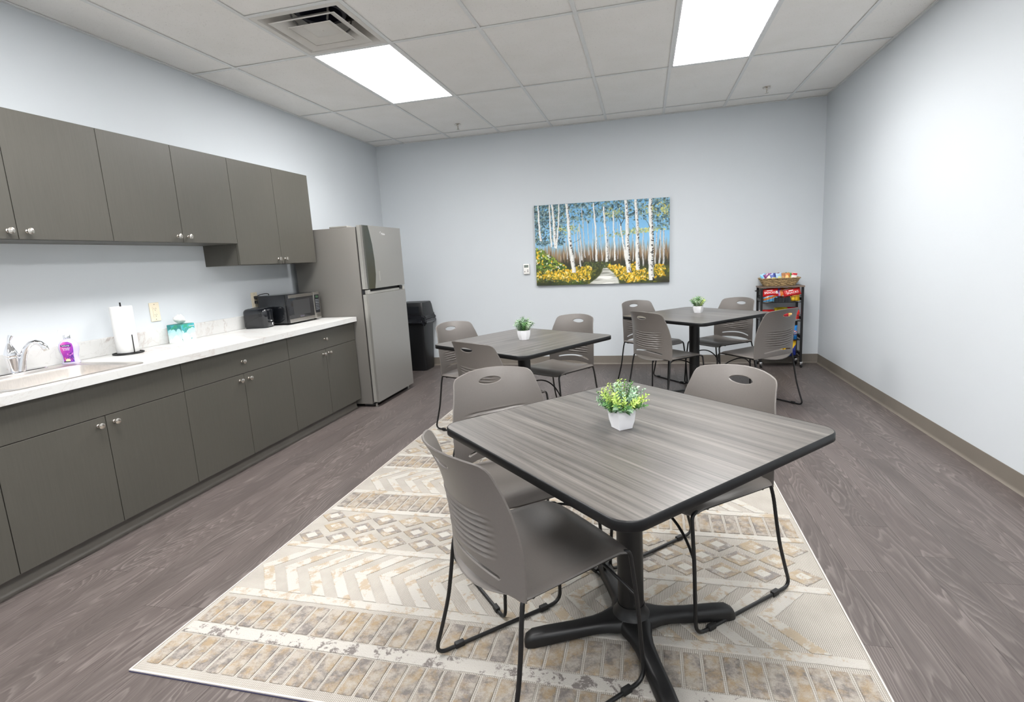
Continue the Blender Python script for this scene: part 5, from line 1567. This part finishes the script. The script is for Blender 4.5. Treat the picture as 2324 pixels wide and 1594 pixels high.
bag('snack_bag', 'small blue and yellow snack bag seen under the chair on the bottom wire shelf', 'snack bag', 0.11, 0.110, 0.045, (X_ - 0.022, -0.204, z4 + 0.056), (0, 0, 0), solid((34, 64, 180), ('band', 0.5, 0.95, (240, 206, 90)), ('ell', 0.4, 0.72, 0.2, 0.1, (70, 80, 40)), ('rect', 0.2, 0.5, 0.1, 0.3, WHT)), sh, None, 16)
# packets standing in the basket
gp = 'small packets in the straw basket'
PK = [(-0.166, -0.02, -24, LBL, ('diag', 0.4, 0.3, 0.55, WHT), 'light blue and white snack packet at the end of the straw basket'),
      (-0.130, -0.045, -30, (120, 40, 110), ('diag', 0.3, 0.1, 0.6, (240, 236, 214)), 'purple packet with cream front in the straw basket'),
      (-0.108, 0.012, -14, PNK, ('band', 0.0, 0.45, (120, 60, 160)), 'magenta snack packet behind the purple one in the straw basket'),
      (-0.080, -0.040, -18, (70, 90, 170), ('band', 0.1, 0.5, (220, 214, 120)), 'dark blue and yellow snack packet in the straw basket'),
      (-0.048, -0.006, -8, (60, 70, 140), ('band', 0.0, 0.55, (150, 196, 226)), 'navy topped pale blue snack packet in the straw basket'),
      (-0.010, -0.040, -6, (166, 196, 226), ('ell', 0.6, 0.4, 0.35, 0.25, (214, 222, 150)), 'pale blue snack packet with yellow patch in the straw basket'),
      (0.004, 0.030, 10, (110, 40, 44), ('band', 0.6, 0.8, (60, 40, 60)), 'dark red snack packet at the back of the straw basket'),
      (0.032, -0.036, 0, (176, 122, 78), ('ell', 0.5, 0.4, 0.35, 0.3, (204, 156, 100)), 'brown cracker packet in the straw basket'),
      (0.078, -0.036, 3, (206, 120, 56), ('ell', 0.5, 0.45, 0.3, 0.3, (236, 190, 90)), 'orange cracker packet in the straw basket'),
      (0.112, -0.010, 6, GRN, ('ell', 0.5, 0.4, 0.3, 0.3, (190, 214, 80)), 'green snack packet in the straw basket'),
      (0.082, 0.034, -10, (70, 120, 90), ('band', 0.8, 1.0, (180, 190, 180)), 'dark green snack packet at the back of the straw basket'),
      (0.155, -0.024, 8, (240, 232, 226), ('band', 0.7, 0.95, (190, 40, 50)), 'white packet with red top in the straw basket')]
for k, (dx, dy, tl, col, ex, lb) in enumerate(PK):
    bag('snack_packet', lb, 'snack packet', 0.056, 0.096, 0.012, (4.582 + dx * 0.90, -0.135 + dy * 0.9, CT + 0.010 + 0.076), (D(-10 if dy < 0 else 6), D(tl * 0.8), D(random.uniform(-12, 12))), solid(col, ex, ('band', 0.94, 1.0, tuple(int(q * 0.7 + 50) for q in col)), ('ell', 0.35, 0.3, 0.12, 0.14, tuple(int(255 - q * 0.6) for q in col))), gp, None, 40 + k)
